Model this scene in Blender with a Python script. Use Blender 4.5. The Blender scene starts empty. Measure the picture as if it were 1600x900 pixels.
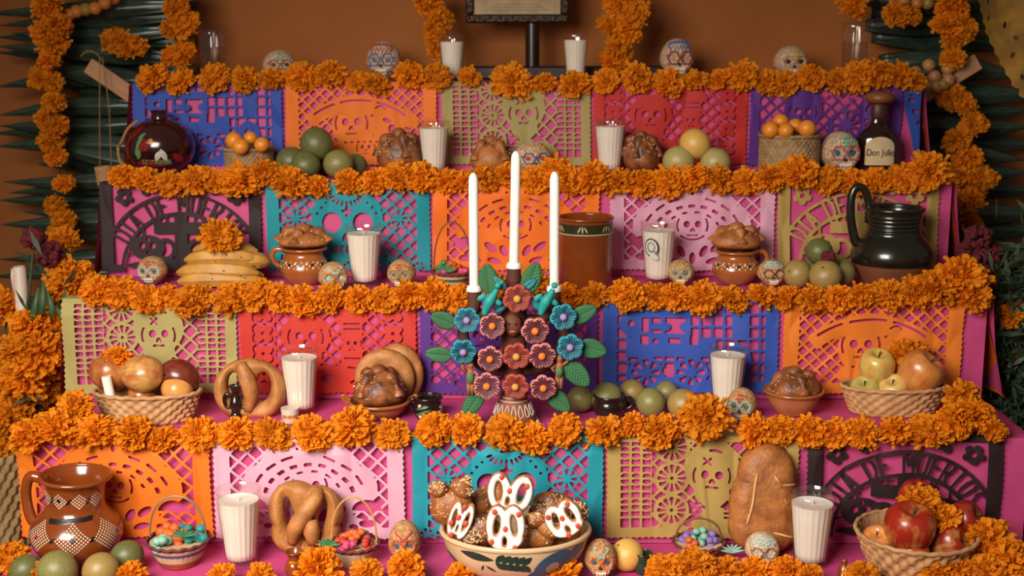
import bpy, math, random
import numpy as np
from mathutils import Vector, Matrix

# ------------------------------------------------------------------ camera, world, lights, exposure
scene = bpy.context.scene
COL = scene.collection
PI = math.pi
FPX = 2000.0
CAM_Z = 1.296
PITCH, YAW, ROLL = math.radians(11.0), math.radians(0.63), math.radians(-0.15)
ROT = Matrix.Rotation(YAW, 3, 'Z') @ Matrix.Rotation(PI/2 - PITCH, 3, 'X') @ Matrix.Rotation(ROLL, 3, 'Z')
cam_data = bpy.data.cameras.new('camera')
cam_data.sensor_width = 36.0
cam_data.lens = 36.0 * FPX / 1600.0
cam_data.clip_start = 0.05
cam_data.dof.use_dof = True
cam_data.dof.focus_distance = 2.15
cam_data.dof.aperture_fstop = 4.5
cam = bpy.data.objects.new('camera', cam_data)
COL.objects.link(cam)
cam.matrix_world = Matrix.Translation((0, 0, CAM_Z)) @ ROT.to_4x4()
scene.camera = cam

vs = scene.view_settings
vs.view_transform = 'Standard'
vs.look = 'None'
vs.gamma = 1.0
vs.exposure = 0.0
vs.use_curve_mapping = False

world = bpy.data.worlds.new('world')
scene.world = world
world.use_nodes = True
bg = world.node_tree.nodes['Background']
bg.inputs[0].default_value = (1.0, 0.86, 0.74, 1)
bg.inputs[1].default_value = 0.11


def area(name, loc, target, size, power, color):
    d = bpy.data.lights.new(name, 'AREA')
    d.shape = 'RECTANGLE'
    d.size, d.size_y = size
    d.energy = power
    d.color = color
    o = bpy.data.objects.new(name, d)
    COL.objects.link(o)
    o.location = loc
    o.rotation_euler = (Vector(target) - Vector(loc)).to_track_quat('-Z', 'Y').to_euler()
    return o


# AREA
key = area('doorway_daylight', (-0.85, 0.30, 1.72), (-0.12, 2.0, 0.42), (1.1, 0.9), 26, (1.0, 0.92, 0.83))
key.data.spread = math.radians(92)

# ------------------------------------------------------------------ altar measures and projection
D, H = 0.235, 0.188
YF = [2.064 + D*(i-1) for i in range(6)]
ZT = [0.450 + H*i for i in range(5)]
WALL_Y = 3.14
YF[5] = WALL_Y
HALF = 0.84
CP = Vector((0, 0, CAM_Z))


def ray(px, py):
    return ROT @ Vector(((px-800)/FPX, (450-py)/FPX, -1.0))


def at_y(px, py, Y):
    d = ray(px, py)
    return CP + d*(Y/d.y)


def at_z(px, py, z):
    d = ray(px, py)
    return CP + d*((z-CAM_Z)/d.z)


def fit(sh, x0, x1, yt, fr=0.5, z=None, dep=0.36):
    """base point, width and height of a thing standing on shelf sh"""
    zb = ZT[sh] + 0.003 if z is None else z
    if fr > 3:          # fr is the pixel row where the front of the base meets the shelf
        hit = at_z((x0+x1)/2, fr, ZT[sh]+.003).y
        wd = (x1-x0)*hit/FPX
        Y = min(hit + wd*dep, YF[sh+1]-.016-wd*max(dep*1.39, .05))
    else:
        Y = YF[sh] + fr*D
    top = at_y((x0+x1)/2, yt, Y)
    h = top.z - zb
    zm = zb + h*0.5
    # pixel row of the middle
    py = yt
    for _ in range(6):
        p = at_y((x0+x1)/2, py, Y)
        py += (p.z - zm)*FPX/Y
    a, b = at_y(x0, py, Y), at_y(x1, py, Y)
    return Vector(((a.x+b.x)/2, Y, zb)), b.x - a.x, h


# ------------------------------------------------------------------ helpers
def lin(h):
    if not isinstance(h, str):
        return tuple(h)
    h = h.lstrip('#')
    o = []
    for i in (0, 2, 4):
        c = int(h[i:i+2], 16)/255
        o.append(c/12.92 if c <= 0.04045 else ((c+0.055)/1.055)**2.4)
    return tuple(o)


MATS = {}


def M(key, color=None, rough=0.6, color2=None, scale=30.0, bump=0.0, bscale=None, coat=0.0, metal=0.0, spec=0.5,
      sheen=0.0, detail=3.0, contrast=(0.3, 0.7), attr=None, sss=0.0, rnd=0.0, stretch=None, trans=0.0, lac=None):
    """procedural principled material with a two tone noise and bump"""
    if key in MATS:
        return MATS[key]
    m = bpy.data.materials.new(key)
    m.use_nodes = True
    nt = m.node_tree
    N, L = nt.nodes, nt.links
    b = N['Principled BSDF']
    c1 = lin(color)
    c2 = lin(color2) if color2 else tuple(c*0.72 for c in c1)
    tc = N.new('ShaderNodeTexCoord')
    vec = tc.outputs['Object']
    if stretch:
        mp = N.new('ShaderNodeMapping')
        mp.inputs['Scale'].default_value = stretch
        L.new(vec, mp.inputs[0])
        vec = mp.outputs[0]
    nz = N.new('ShaderNodeTexNoise')
    nz.inputs['Scale'].default_value = scale
    nz.inputs['Detail'].default_value = detail
    L.new(vec, nz.inputs['Vector'])
    rp = N.new('ShaderNodeValToRGB')
    rp.color_ramp.elements[0].position, rp.color_ramp.elements[1].position = contrast
    rp.color_ramp.elements[0].color = (*c2, 1)
    rp.color_ramp.elements[1].color = (*c1, 1)
    L.new(nz.outputs[0], rp.inputs[0])
    out = rp.outputs[0]
    if attr or rnd:
        mx = N.new('ShaderNodeMix')
        mx.data_type = 'RGBA'
        mx.blend_type = 'MULTIPLY'
        mx.inputs[0].default_value = 1.0
        L.new(out, mx.inputs[6])
        if attr:
            at = N.new('ShaderNodeAttribute')
            at.attribute_name = attr
            L.new(at.outputs['Color'], mx.inputs[7])
            out = mx.outputs[2]
        if rnd:
            oi = N.new('ShaderNodeObjectInfo')
            mr = N.new('ShaderNodeMapRange')
            mr.inputs[3].default_value = 1-rnd
            mr.inputs[4].default_value = 1.0
            L.new(oi.outputs['Random'], mr.inputs[0])
            hs = N.new('ShaderNodeHueSaturation')
            L.new(out, hs.inputs['Color'])
            L.new(mr.outputs[0], hs.inputs['Value'])
            out = hs.outputs[0]
    L.new(out, b.inputs['Base Color'])
    b.inputs['Roughness'].default_value = rough
    b.inputs['Metallic'].default_value = metal
    b.inputs['Specular IOR Level'].default_value = spec
    b.inputs['Coat Weight'].default_value = coat
    b.inputs['Coat Roughness'].default_value = 0.12
    b.inputs['Sheen Weight'].default_value = sheen
    if sss:
        b.inputs['Subsurface Weight'].default_value = sss
        b.inputs['Subsurface Radius'].default_value = (0.02, 0.012, 0.008)
        b.inputs['Subsurface Scale'].default_value = 0.3
    if bump:
        nb = N.new('ShaderNodeTexNoise')
        nb.inputs['Scale'].default_value = bscale or scale*3
        nb.inputs['Detail'].default_value = 3
        L.new(vec, nb.inputs['Vector'])
        bp = N.new('ShaderNodeBump')
        bp.inputs['Strength'].default_value = bump
        bp.inputs['Distance'].default_value = 0.003
        L.new(nb.outputs[0], bp.inputs['Height'])
        L.new(bp.outputs[0], b.inputs['Normal'])
    if trans:
        tr = N.new('ShaderNodeBsdfTranslucent')
        L.new(out, tr.inputs[0])
        ms = N.new('ShaderNodeMixShader')
        ms.inputs[0].default_value = trans
        L.new(b.outputs[0], ms.inputs[1])
        L.new(tr.outputs[0], ms.inputs[2])
        L.new(ms.outputs[0], N['Material Output'].inputs[0])
    MATS[key] = m
    return m


def glass_mat(key, tint=(0.97, 0.96, 0.94), amount=0.0):
    """thin walled glass: a clear sheet with fresnel gloss"""
    if key in MATS:
        return MATS[key]
    m = bpy.data.materials.new(key)
    m.use_nodes = True
    N, L = m.node_tree.nodes, m.node_tree.links
    N.remove(N['Principled BSDF'])
    t = N.new('ShaderNodeBsdfTransparent')
    t.inputs[0].default_value = (*tint, 1)
    g = N.new('ShaderNodeBsdfGlossy')
    g.inputs['Roughness'].default_value = 0.06
    g.inputs[0].default_value = (0.95, 0.93, 0.9, 1)
    lw = N.new('ShaderNodeLayerWeight')
    lw.inputs[0].default_value = 0.5
    pw = N.new('ShaderNodeMath')
    pw.operation = 'POWER'
    pw.inputs[1].default_value = 4.0
    L.new(lw.outputs['Facing'], pw.inputs[0])
    fr = N.new('ShaderNodeMapRange')
    fr.inputs[3].default_value = 0.055
    fr.inputs[4].default_value = 0.40
    L.new(pw.outputs[0], fr.inputs[0])
    ms = N.new('ShaderNodeMixShader')
    L.new(fr.outputs[0], ms.inputs[0])
    L.new(t.outputs[0], ms.inputs[1])
    L.new(g.outputs[0], ms.inputs[2])
    L.new(ms.outputs[0], N['Material Output'].inputs[0])
    MATS[key] = m
    return m


def sn(P, freq, seed):
    """cheap smooth noise on an (n,3) array, about -1..1"""
    rs = np.random.RandomState(seed)
    s = np.zeros(len(P))
    for _ in range(6):
        k = rs.normal(size=3)
        k *= freq*(0.7 + 0.6*rs.rand())/np.linalg.norm(k)
        s += np.sin(P @ k + rs.rand()*6.28)
    return s/3.2


class G:
    """collects one part's faces; build() links them as ONE mesh object"""
    def __init__(self):
        self.v, self.f, self.m, self.n = [], [], [], 0

    def add(self, v, f, mi=0):
        v = np.asarray(v, float).reshape(-1, 3)
        self.v.append(v)
        o = self.n
        self.f.extend([tuple(int(i)+o for i in q) for q in f])
        self.m.extend([mi]*len(f))
        self.n += len(v)
        return self

    def lathe(self, prof, n=40, rf=None, c=(0, 0, 0), mi=None, sy=1.0):
        """profile of (r,z); angle 0 looks at the camera side (-y)"""
        prof = [(max(r, 1e-5), z) for r, z in prof]
        th = np.arange(n)/n*2*PI
        V = []
        for i, (r, z) in enumerate(prof):
            rr = r*(rf(th, z, i) if rf else 1.0)
            V.append(np.stack([c[0]+rr*np.sin(th), c[1]-rr*np.cos(th)*sy, np.full(n, c[2]+z)], 1))
        o = self.n
        self.v.append(np.concatenate(V))
        for i in range(len(prof)-1):
            for j in range(n):
                k = (j+1) % n
                self.f.append((o+i*n+j, o+i*n+k, o+(i+1)*n+k, o+(i+1)*n+j))
                self.m.append(mi(prof[i][1], i) if mi else 0)
        self.n += n*len(prof)
        return self

    def tube(self, pts, r, n=8, closed=False, mi=0, flat=1.0):
        P = np.array([tuple(p) for p in pts], float)
        K = len(P)
        R = np.full(K, r, float) if np.isscalar(r) else np.asarray(r, float)
        if not closed and 4 <= K <= 9:      # round off short hand-drawn paths
            E = np.concatenate([[2*P[0]-P[1]], P, [2*P[-1]-P[-2]]])
            Q, S = [], []
            for i in range(K-1):
                a, b, c, d = E[i:i+4]
                for t in np.arange(4)/4:
                    Q.append(.5*(2*b+(c-a)*t+(2*a-5*b+4*c-d)*t*t+(3*b-a-3*c+d)*t**3))
                    S.append(R[i]+(R[i+1]-R[i])*t)
            P, R = np.array(Q+[P[-1]]), np.array(S+[R[-1]])
            K = len(P)
        T = np.zeros_like(P)
        for i in range(K):
            a, b = (P[(i-1) % K], P[(i+1) % K]) if closed else (P[max(i-1, 0)], P[min(i+1, K-1)])
            t = b-a
            T[i] = t/(np.linalg.norm(t)+1e-12)
        up = np.array([0, -1.0, 0]) if abs(T[0][1]) < 0.9 else np.array([1.0, 0, 0])
        V = []
        for i in range(K):
            u = up - T[i]*np.dot(up, T[i])
            u /= np.linalg.norm(u)+1e-12
            up = u
            w = np.cross(T[i], u)
            for j in range(n):
                a = 2*PI*j/n
                V.append(P[i] + R[i]*(math.cos(a)*u*flat + math.sin(a)*w))
        F = []
        for i in range(K if closed else K-1):
            for j in range(n):
                a, b = i*n+j, i*n+(j+1) % n
                c2 = ((i+1) % K)*n
                F.append((a, b, c2+(j+1) % n, c2+j))
        if not closed:
            F.append(tuple(reversed(range(n))))
            F.append(tuple(range((K-1)*n, K*n)))
        return self.add(V, F, mi)

    def ball(self, c, s, nu=16, nv=10, disp=None, rot=None, mi=0):
        V = [(0, 0, 1.0)]
        for i in range(1, nv):
            p = PI*i/nv
            for j in range(nu):
                t = 2*PI*j/nu
                V.append((math.sin(p)*math.sin(t), -math.sin(p)*math.cos(t), math.cos(p)))
        V.append((0, 0, -1.0))
        V = np.array(V)
        if disp is not None:
            V = disp(V)
        s = np.array([s]*3 if np.isscalar(s) else s)
        V = V*s
        if rot is not None:
            V = V @ np.array(rot).T
        V = V + np.array(c)
        F = [(0, 1+j, 1+(j+1) % nu) for j in range(nu)]
        for i in range(nv-2):
            for j in range(nu):
                a, b = 1+i*nu+j, 1+i*nu+(j+1) % nu
                F.append((a, a+nu, b+nu, b))
        e = len(V)-1
        o = 1+(nv-2)*nu
        F += [(o+(j+1) % nu, o+j, e) for j in range(nu)]
        return self.add(V, F, mi)

    def box(self, c, s, rot=None, bev=0.0, mi=0):
        hx, hy, hz = [k/2 for k in s]
        if bev:
            V, F = [], []
            b = min(bev, hx*0.9, hy*0.9, hz*0.9)
            for sx in (-1, 1):
                for sy in (-1, 1):
                    for sz in (-1, 1):
                        V += [(sx*hx, sy*(hy-b), sz*(hz-b)), (sx*(hx-b), sy*hy, sz*(hz-b)), (sx*(hx-b), sy*(hy-b), sz*hz)]
            import itertools
            bm_v = np.array(V)
            # faces through a convex hull
            import bmesh
            bm = bmesh.new()
            for v in V:
                bm.verts.new(v)
            bmesh.ops.convex_hull(bm, input=bm.verts)
            bm.verts.ensure_lookup_table()
            V = np.array([v.co[:] for v in bm.verts])
            bm.verts.index_update()
            F = [[v.index for v in f.verts] for f in bm.faces]
            bm.free()
        else:
            V = np.array([(x, y, z) for x in (-hx, hx) for y in (-hy, hy) for z in (-hz, hz)])
            F = [(0, 1, 3, 2), (4, 6, 7, 5), (0, 4, 5, 1), (2, 3, 7, 6), (0, 2, 6, 4), (1, 5, 7, 3)]
        if rot is not None:
            V = V @ np.array(rot).T
        return self.add(V + np.array(c), F, mi)

    def xf(self, mat):
        A = np.array(mat)
        self.v = [v @ A[:3, :3].T + A[:3, 3] for v in self.v]
        return self

    def mesh(self, name, mat, smooth=True, angle=50, col=None):
        me = bpy.data.meshes.new(name)
        V = np.concatenate(self.v) if self.v else np.zeros((0, 3))
        me.from_pydata([tuple(p) for p in V.tolist()], [], self.f)
        for m in (mat if isinstance(mat, (list, tuple)) else [mat]):
            me.materials.append(m)
        if any(self.m):
            me.polygons.foreach_set('material_index', self.m)
        if smooth:
            me.polygons.foreach_set('use_smooth', [True]*len(me.polygons))
            if angle:
                me.set_sharp_from_angle(angle=math.radians(angle))
        if col is not None:
            ca = me.color_attributes.new('tone', 'FLOAT_COLOR', 'POINT')
            ca.data.foreach_set('color', np.asarray(col, np.float32).ravel())
        me.update()
        return me

    def build(self, name, mat, parent=None, smooth=True, angle=50, loc=None, col=None):
        return link(name, self.mesh(name, mat, smooth, angle, col), parent, loc)


def link(name, me, parent=None, loc=None):
    o = bpy.data.objects.new(name, me)
    COL.objects.link(o)
    if parent is not None:
        o.parent = parent
    if loc is not None:
        o.location = loc
    return o


def tag(o, label, cat, group=None, kind=None):
    o['label'] = label
    o['category'] = cat
    if group:
        o['group'] = group
    if kind:
        o['kind'] = kind
    return o


def thing(name, label, cat, loc=(0, 0, 0), rz=0.0, group=None, rx=0.0, ry=0.0):
    o = bpy.data.objects.new(name, None)
    COL.objects.link(o)
    o.empty_display_size = 0.02
    o.location = loc
    o.rotation_euler = (rx, ry, rz)
    return tag(o, label, cat, group)


def structure(o):
    o['kind'] = 'structure'
    return o


def rotm(axis, deg):
    return np.array(Matrix.Rotation(math.radians(deg), 3, axis))


def ordinal(n):
    base = ['zeroth', 'first', 'second', 'third', 'fourth', 'fifth', 'sixth', 'seventh', 'eighth', 'ninth', 'tenth', 'eleventh', 'twelfth',
            'thirteenth', 'fourteenth', 'fifteenth', 'sixteenth', 'seventeenth', 'eighteenth', 'nineteenth']
    if n < 20:
        return base[n]
    t, u = divmod(n, 10)
    if u == 0:
        return ['twentieth', 'thirtieth', 'fortieth', 'fiftieth'][t-2]
    return ['twenty', 'thirty', 'forty', 'fifty'][t-2] + '-' + base[u]


# ---- 2-D shapes: negative inside
def ci(x, y, cx, cy, r): return np.hypot(x-cx, y-cy)-r


def el(x, y, cx, cy, a, b, rot=0.0):
    c, s = math.cos(rot), math.sin(rot)
    X, Y = (x-cx)*c+(y-cy)*s, -(x-cx)*s+(y-cy)*c
    return (np.sqrt((X/a)**2+(Y/b)**2)-1)*min(a, b)


def bx(x, y, x0, y0, x1, y1): return np.maximum(np.abs(x-(x0+x1)/2)-abs(x1-x0)/2, np.abs(y-(y0+y1)/2)-abs(y1-y0)/2)


def sg(x, y, pts, w):
    d = np.full(np.shape(x), 1e9)
    for (ax, ay), (bx_, by_) in zip(pts[:-1], pts[1:]):
        ux, uy = bx_-ax, by_-ay
        L2 = ux*ux+uy*uy+1e-9
        t = np.clip(((x-ax)*ux+(y-ay)*uy)/L2, 0, 1)
        d = np.minimum(d, np.hypot(x-ax-t*ux, y-ay-t*uy))
    return d-w/2


def U(*a): return np.minimum.reduce(a)


def cut(a, b): return np.maximum(a, -b)


def lattice(x, y, p, w):
    u, v = (x+y)/1.4142, (x-y)/1.4142
    f = lambda k: np.abs((k+p/2) % p - p/2)
    return np.minimum(f(u), f(v))-w/2


def gridbars(x, y, px, py, w):
    f = lambda k, p: np.abs((k+p/2) % p - p/2)
    return np.minimum(f(x, px), f(y, py))-w/2


def rays(x, y, cx, cy, r0, r1, n, gap, ph=0.0):
    """n petal shaped windows round a centre"""
    r = np.hypot(x-cx, y-cy)
    a = np.arctan2(y-cy, x-cx)+ph
    s = 2*PI/n
    da = np.abs((a+s/2) % s - s/2)
    side = r*np.sin(np.minimum(da, 1.5)) - (r*math.sin(s/2)-gap/2)
    return np.maximum(np.maximum(r0-r, r-r1+0.25*da/s*(r1-r0)), side)


def arc(x, y, cx, cy, r, w, a0, a1, sq=1.0):
    """band along a circle between two angles in degrees (90 = up, y is measured downwards)"""
    X, Y = x-cx, (cy-y)/sq
    rr = np.hypot(X, Y)
    a = np.degrees(np.arctan2(Y, X))
    mid, half = (a0+a1)/2, abs(a1-a0)/2
    da = np.abs((a-mid+180) % 360-180)-half
    return np.maximum(np.abs(rr-r)-w/2, da*PI/180*rr)


def contour(F, xs, ys):
    """marching squares with shared corners; F>0 is kept. Returns points (n,2), faces, field value at the points"""
    ny, nx = F.shape
    ins = F > 0
    idx = -np.ones(F.shape, int)
    idx[ins] = np.arange(ins.sum())
    X, Y = np.meshgrid(xs, ys)
    pts = [np.stack([X[ins], Y[ins]], 1)]
    val = [F[ins]]
    n = int(ins.sum())
    c = ins[:-1, :-1].astype(int)+ins[:-1, 1:]+ins[1:, 1:]+ins[1:, :-1]
    fi, fj = np.nonzero(c == 4)
    faces = np.stack([idx[fi, fj], idx[fi, fj+1], idx[fi+1, fj+1], idx[fi+1, fj]], 1).tolist()
    ev, extra = {}, []
    mi, mj = np.nonzero((c > 0) & (c < 4))
    for i, j in zip(mi.tolist(), mj.tolist()):
        cs = ((i, j), (i, j+1), (i+1, j+1), (i+1, j))
        poly = []
        for k in range(4):
            p, q = cs[k], cs[(k+1) % 4]
            if ins[p]:
                poly.append(int(idx[p]))
            if ins[p] != ins[q]:
                key = (p, q) if p < q else (q, p)
                if key not in ev:
                    a, b = F[key[0]], F[key[1]]
                    t = min(max(a/(a-b), 0.03), 0.97)
                    (i0, j0), (i1, j1) = key
                    extra.append((xs[j0]+(xs[j1]-xs[j0])*t, ys[i0]+(ys[i1]-ys[i0])*t))
                    ev[key] = n+len(extra)-1
                poly.append(ev[key])
        if len(poly) > 2:
            faces.append(poly)
    if extra:
        pts.append(np.array(extra))
        val.append(np.zeros(len(extra)))
    return np.concatenate(pts), faces, np.concatenate(val)


def puff(fn, x0, x1, z0, z1, cell, front, dm, back=None, wob=0.0, seed=1, extra=None):
    """a rounded slab whose outline is fn(x,z)<0; swells towards the camera side (-y)"""
    xs, zs = np.arange(x0, x1+cell, cell), np.arange(z0, z1+cell, cell)
    X, Z = np.meshgrid(xs, zs)
    F = -fn(X, Z)
    p, f, v = contour(F, xs, zs)
    t = np.clip(v/dm, 0, 1)
    prof = np.sqrt(1-(1-t)**2)
    back = front*0.4 if back is None else back
    P3 = np.stack([p[:, 0], np.zeros(len(p)), p[:, 1]], 1)
    yf = -front*prof
    if wob:
        yf = yf - wob*sn(P3, 6/dm*0.35, seed)*t
    if extra is not None:
        yf = yf + extra(p[:, 0], p[:, 1], t)
    n = len(p)
    A = np.stack([p[:, 0], yf, p[:, 1]], 1)
    B = np.stack([p[:, 0], back*prof, p[:, 1]], 1)
    rim = v <= 0
    mp = np.where(rim, np.arange(n), np.arange(n)+n)
    g = G()
    g.add(np.concatenate([A, B]), [tuple(q) for q in f]+[tuple(mp[k] for k in reversed(q)) for q in f])
    return g

# ------------------------------------------------------------------ setting
PLASTER = M('terracotta_plaster', '#a05c24', 0.85, '#8e501c', 3.0, bump=0.25, bscale=60)
structure(G().box((0, WALL_Y+0.06, 1.4), (7, 0.12, 2.9)).build('wall_back', PLASTER, smooth=False))
structure(G().box((0, 1.4, -0.03), (7, 3.6, 0.06)).build('floor', M('floor_clay', '#7a4a30', 0.7, scale=8), smooth=False))

WOODB = M('step_wood', '#6b4a30', 0.8, scale=12)
STEPN = ['bottom', 'second', 'third', 'fourth', 'top']
for i in range(5):
    zb = 0.0 if i == 0 else ZT[i-1]
    yb = WALL_Y-0.004
    o = G().box((0, 0, (ZT[i]-zb)/2), (2*HALF, yb-YF[i], ZT[i]-zb-0.0004)).build('altar_step', WOODB, smooth=False, loc=(0, (YF[i]+yb)/2, zb))
    tag(o, 'wooden %s step of the altar wrapped in pink tissue' % STEPN[i], 'altar step', 'stacked altar steps')


def cloth_strip(xs, sv, pos, seed, amp):
    """grid cloth; pos(s)->(y,z,ny,nz) along the drape, wrinkled along its normal"""
    X, S = np.meshgrid(xs, sv)
    P = np.stack([X.ravel()*9, S.ravel()*9, np.zeros(X.size)], 1)
    w = amp*(0.6*sn(P, 2.2, seed)+0.4*np.abs(sn(P*np.array([1, .35, 1]), 6.0, seed+1)))
    Y, Z, NY, NZ = [np.array([pos(s)[k] for s in S.ravel()]) for k in range(4)]
    V = np.stack([X.ravel(), Y+NY*(w+amp), Z+NZ*(w+amp)], 1)
    nx, ns = len(xs), len(sv)
    F = [(i*nx+j, i*nx+j+1, (i+1)*nx+j+1, (i+1)*nx+j) for i in range(ns-1) for j in range(nx-1)]
    return V, F


PINK = M('pink_tissue', '#d44e88', 0.62, '#c4447a', 14, bump=0.25, bscale=60, trans=0.12)
ORTIS = M('orange_tissue', '#f06a10', 0.62, '#dc5a0c', 14, bump=0.25, bscale=60, trans=0.12)
TIER = ['bottom', 'second', 'third', 'fourth', 'top']
for i in range(5):
    depth = (YF[i+1]-YF[i]) if i < 4 else WALL_Y-YF[4]-0.02
    drop = H+0.002 if i > 0 else 0.40

    def pos(s, i=i, depth=depth):
        if s < 0:      # on the shelf
            return (YF[i]-s, ZT[i]+0.0006, 0, 1)
        if s < 0.008:
            a = s/0.008*PI/2
            return (YF[i]-0.003*math.sin(a), ZT[i]-0.003*(1-math.cos(a)), -math.sin(a), math.cos(a))
        return (YF[i]-0.003, ZT[i]-0.003-(s-0.008), -1, 0)
    sv = np.concatenate([np.linspace(-depth+0.004, -0.004, 14), np.linspace(0, 0.008, 5), np.linspace(0.016, drop, 22)])
    V, F = cloth_strip(np.linspace(-HALF-0.002, HALF+0.002, 150), sv, pos, 10+i, 0.0011)
    g = G().add(V, [q[::-1] for q in F])
    tag(g.build('tissue_cover', PINK, angle=None), 'pink tissue paper spread over the %s step and its front' % TIER[i], 'tissue paper', 'tissue covers of the altar steps')
    # tissue hanging down the two ends of the step
    for sd in (-1, 1):
        for mat, off, nm, y0 in ((PINK, 0.010, 'pink', 0.0), (ORTIS, 0.004, 'orange', 0.012)):
            ys = np.linspace(YF[i]+y0-0.002, YF[i]+D*0.95, 26)
            zs = np.linspace(0, (H if i else 0.38)+(-0.012 if nm == 'pink' else -0.004), 18)
            YY, ZZ = np.meshgrid(ys, zs)
            P = np.stack([YY.ravel()*22, ZZ.ravel()*6, np.zeros(YY.size)], 1)
            flare = (0.028 if nm == 'pink' else 0.040)*(ZZ.ravel()/zs[-1])**1.3
            wr = 0.004*sn(P, 3.0, 77+i*3+sd)
            Xs = sd*(HALF+off+np.abs(wr)+flare*(0.7+0.3*sn(P, 1.6, 5+i+sd)))
            V = np.stack([Xs, YY.ravel()-flare*0.35, ZT[i]-0.001-ZZ.ravel()], 1)
            F = [(a*26+b, a*26+b+1, (a+1)*26+b+1, (a+1)*26+b) for a in range(17) for b in range(25)]
            o = G().add(V, F if sd < 0 else [q[::-1] for q in F]).build('tissue_side_drape', mat, angle=None)
            tag(o, '%s tissue hanging down the %s end of the %s step' % (nm, 'left' if sd < 0 else 'right', TIER[i]), 'tissue paper', 'tissue drapes at the step ends')

# ------------------------------------------------------------------ papel picado (cut tissue sheets), drawn in centimetres, y downwards
PW, PH = 32.0, 18.4


def outer_edge(x, y):
    a = 0.28*np.abs(np.sin(PI*y/1.05))
    b = 0.28*np.abs(np.sin(PI*x/1.05))
    return U(x-a, PW-a-x, PH-b-y, y+3.0)*-1


def frame_of(x, y, l=2.9, t=0.9, bt=2.2): return -bx(x, y, l, t, PW-l, PH-bt)


def bottom_lace(x, y): return U(*[rays(x, y, cx, 18.0, 0.35, 1.25, 7, 0.3) for cx in np.arange(2.5, 31, 2.7)])


def face_cuts(x, y, cx, cy, s):
    c = [el(x, y, cx-.42*s, cy-.1*s, .24*s, .27*s), el(x, y, cx+.42*s, cy-.1*s, .24*s, .27*s),
         U(el(x, y, cx-.09*s, cy+.34*s, .08*s, .2*s, .4), el(x, y, cx+.09*s, cy+.34*s, .08*s, .2*s, -.4))]
    for k in (-2, -1, 0, 1, 2):
        c.append(bx(x, y, cx+k*.17*s-.055*s, cy+.66*s, cx+k*.17*s+.055*s, cy+.84*s))
    c.append(arc(x, y, cx, cy, 1.12*s, .14*s, 150, 205))
    c.append(arc(x, y, cx, cy, 1.12*s, .14*s, -25, 30))
    return U(*c)


def d_sombrero(x, y):
    p = U(frame_of(x, y), lattice(x, y, 1.75, .42))
    hat = U(arc(x, y, 15.5, 20, 15.4, 3.0, 48, 132), el(x, y, 15, 5.2, 5.6, 2.4))
    p = U(p, hat, el(x, y, 14.3, 9.6, 4.4, 4.4), el(x, y, 21.5, 9.2, 3.6, 3.2), el(x, y, 17, 14.6, 7.0, 2.9), el(x, y, 25, 8, 3.4, 1.6, .5))
    c = U(face_cuts(x, y, 14.0, 9.0, 3.0), arc(x, y, 15.5, 20, 16.0, .5, 52, 76), arc(x, y, 15.5, 20, 16.0, .5, 80, 104), arc(x, y, 15.5, 20, 16.0, .5, 108, 126),
          el(x, y, 21.5, 8.5, 1.0, .5, .4), el(x, y, 22.5, 10.3, .8, 1.0), face_cuts(x, y, 17, 14.4, 1.7), face_cuts(x, y, 21.6, 14.6, 1.1),
          *[bx(x, y, 12.5+k*1.3, 12.9, 13.1+k*1.3, 13.3) for k in range(6)], arc(x, y, 20, 6.5, 1.2, .35, 20, 150))
    return cut(p, c)


def d_bride(x, y):
    p = U(frame_of(x, y), lattice(x, y, 2.05, .42))
    p = U(p, el(x, y, 16, 8.5, 9.4, 8.2), el(x, y, 16, 9.0, 11.4, 6.2), el(x, y, 16, 16.5, 12.0, 2.6))
    c = [face_cuts(x, y, 16, 8.9, 2.6)]
    for a in (22, 42, 62, 105, 124, 144):
        c.append(arc(x, y, 16, 11.5, 9.6, .55, a, a+13, .86))
    for a in (12, 30, 48, 66, 84, 102, 120, 138, 156):
        c.append(np.maximum(arc(x, y, 16, 11.5, 7.6, .75, a+2, a+12, .86), -1e9))
    for a in (20, 45, 70, 95, 120, 145):
        c.append(arc(x, y, 16, 11, 5.6, .5, a+5, a+16, .86))
    c += [el(x, y, 16, 2.1, .35, .7), ci(x, y, 14.2, 2.1, .25), ci(x, y, 17.8, 2.1, .25)]
    c.append(arc(x, y, 16, 8.3, 3.5, .35, 228, 312))
    for s in (-1, 1):
        c += [el(x, y, 16+s*2.2, 14.2, .7, 1.3, s*.5), el(x, y, 16+s*4.7, 13.4, .7, 1.5, s*.9), el(x, y, 16+s*4.0, 16.2, 1.4, .6, -s*.3),
              np.maximum(el(x, y, 16+s*9.5, 13.6, 2.6, 2.4), y-13.2), el(x, y, 16+s*9.5, 15.5, 1.4, .7, 0), el(x, y, 16+s*7.2, 16.2, .8, .5)]
    c += [el(x, y, 16, 15.6, .6, 1.2)]
    return cut(p, U(*c))


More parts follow.
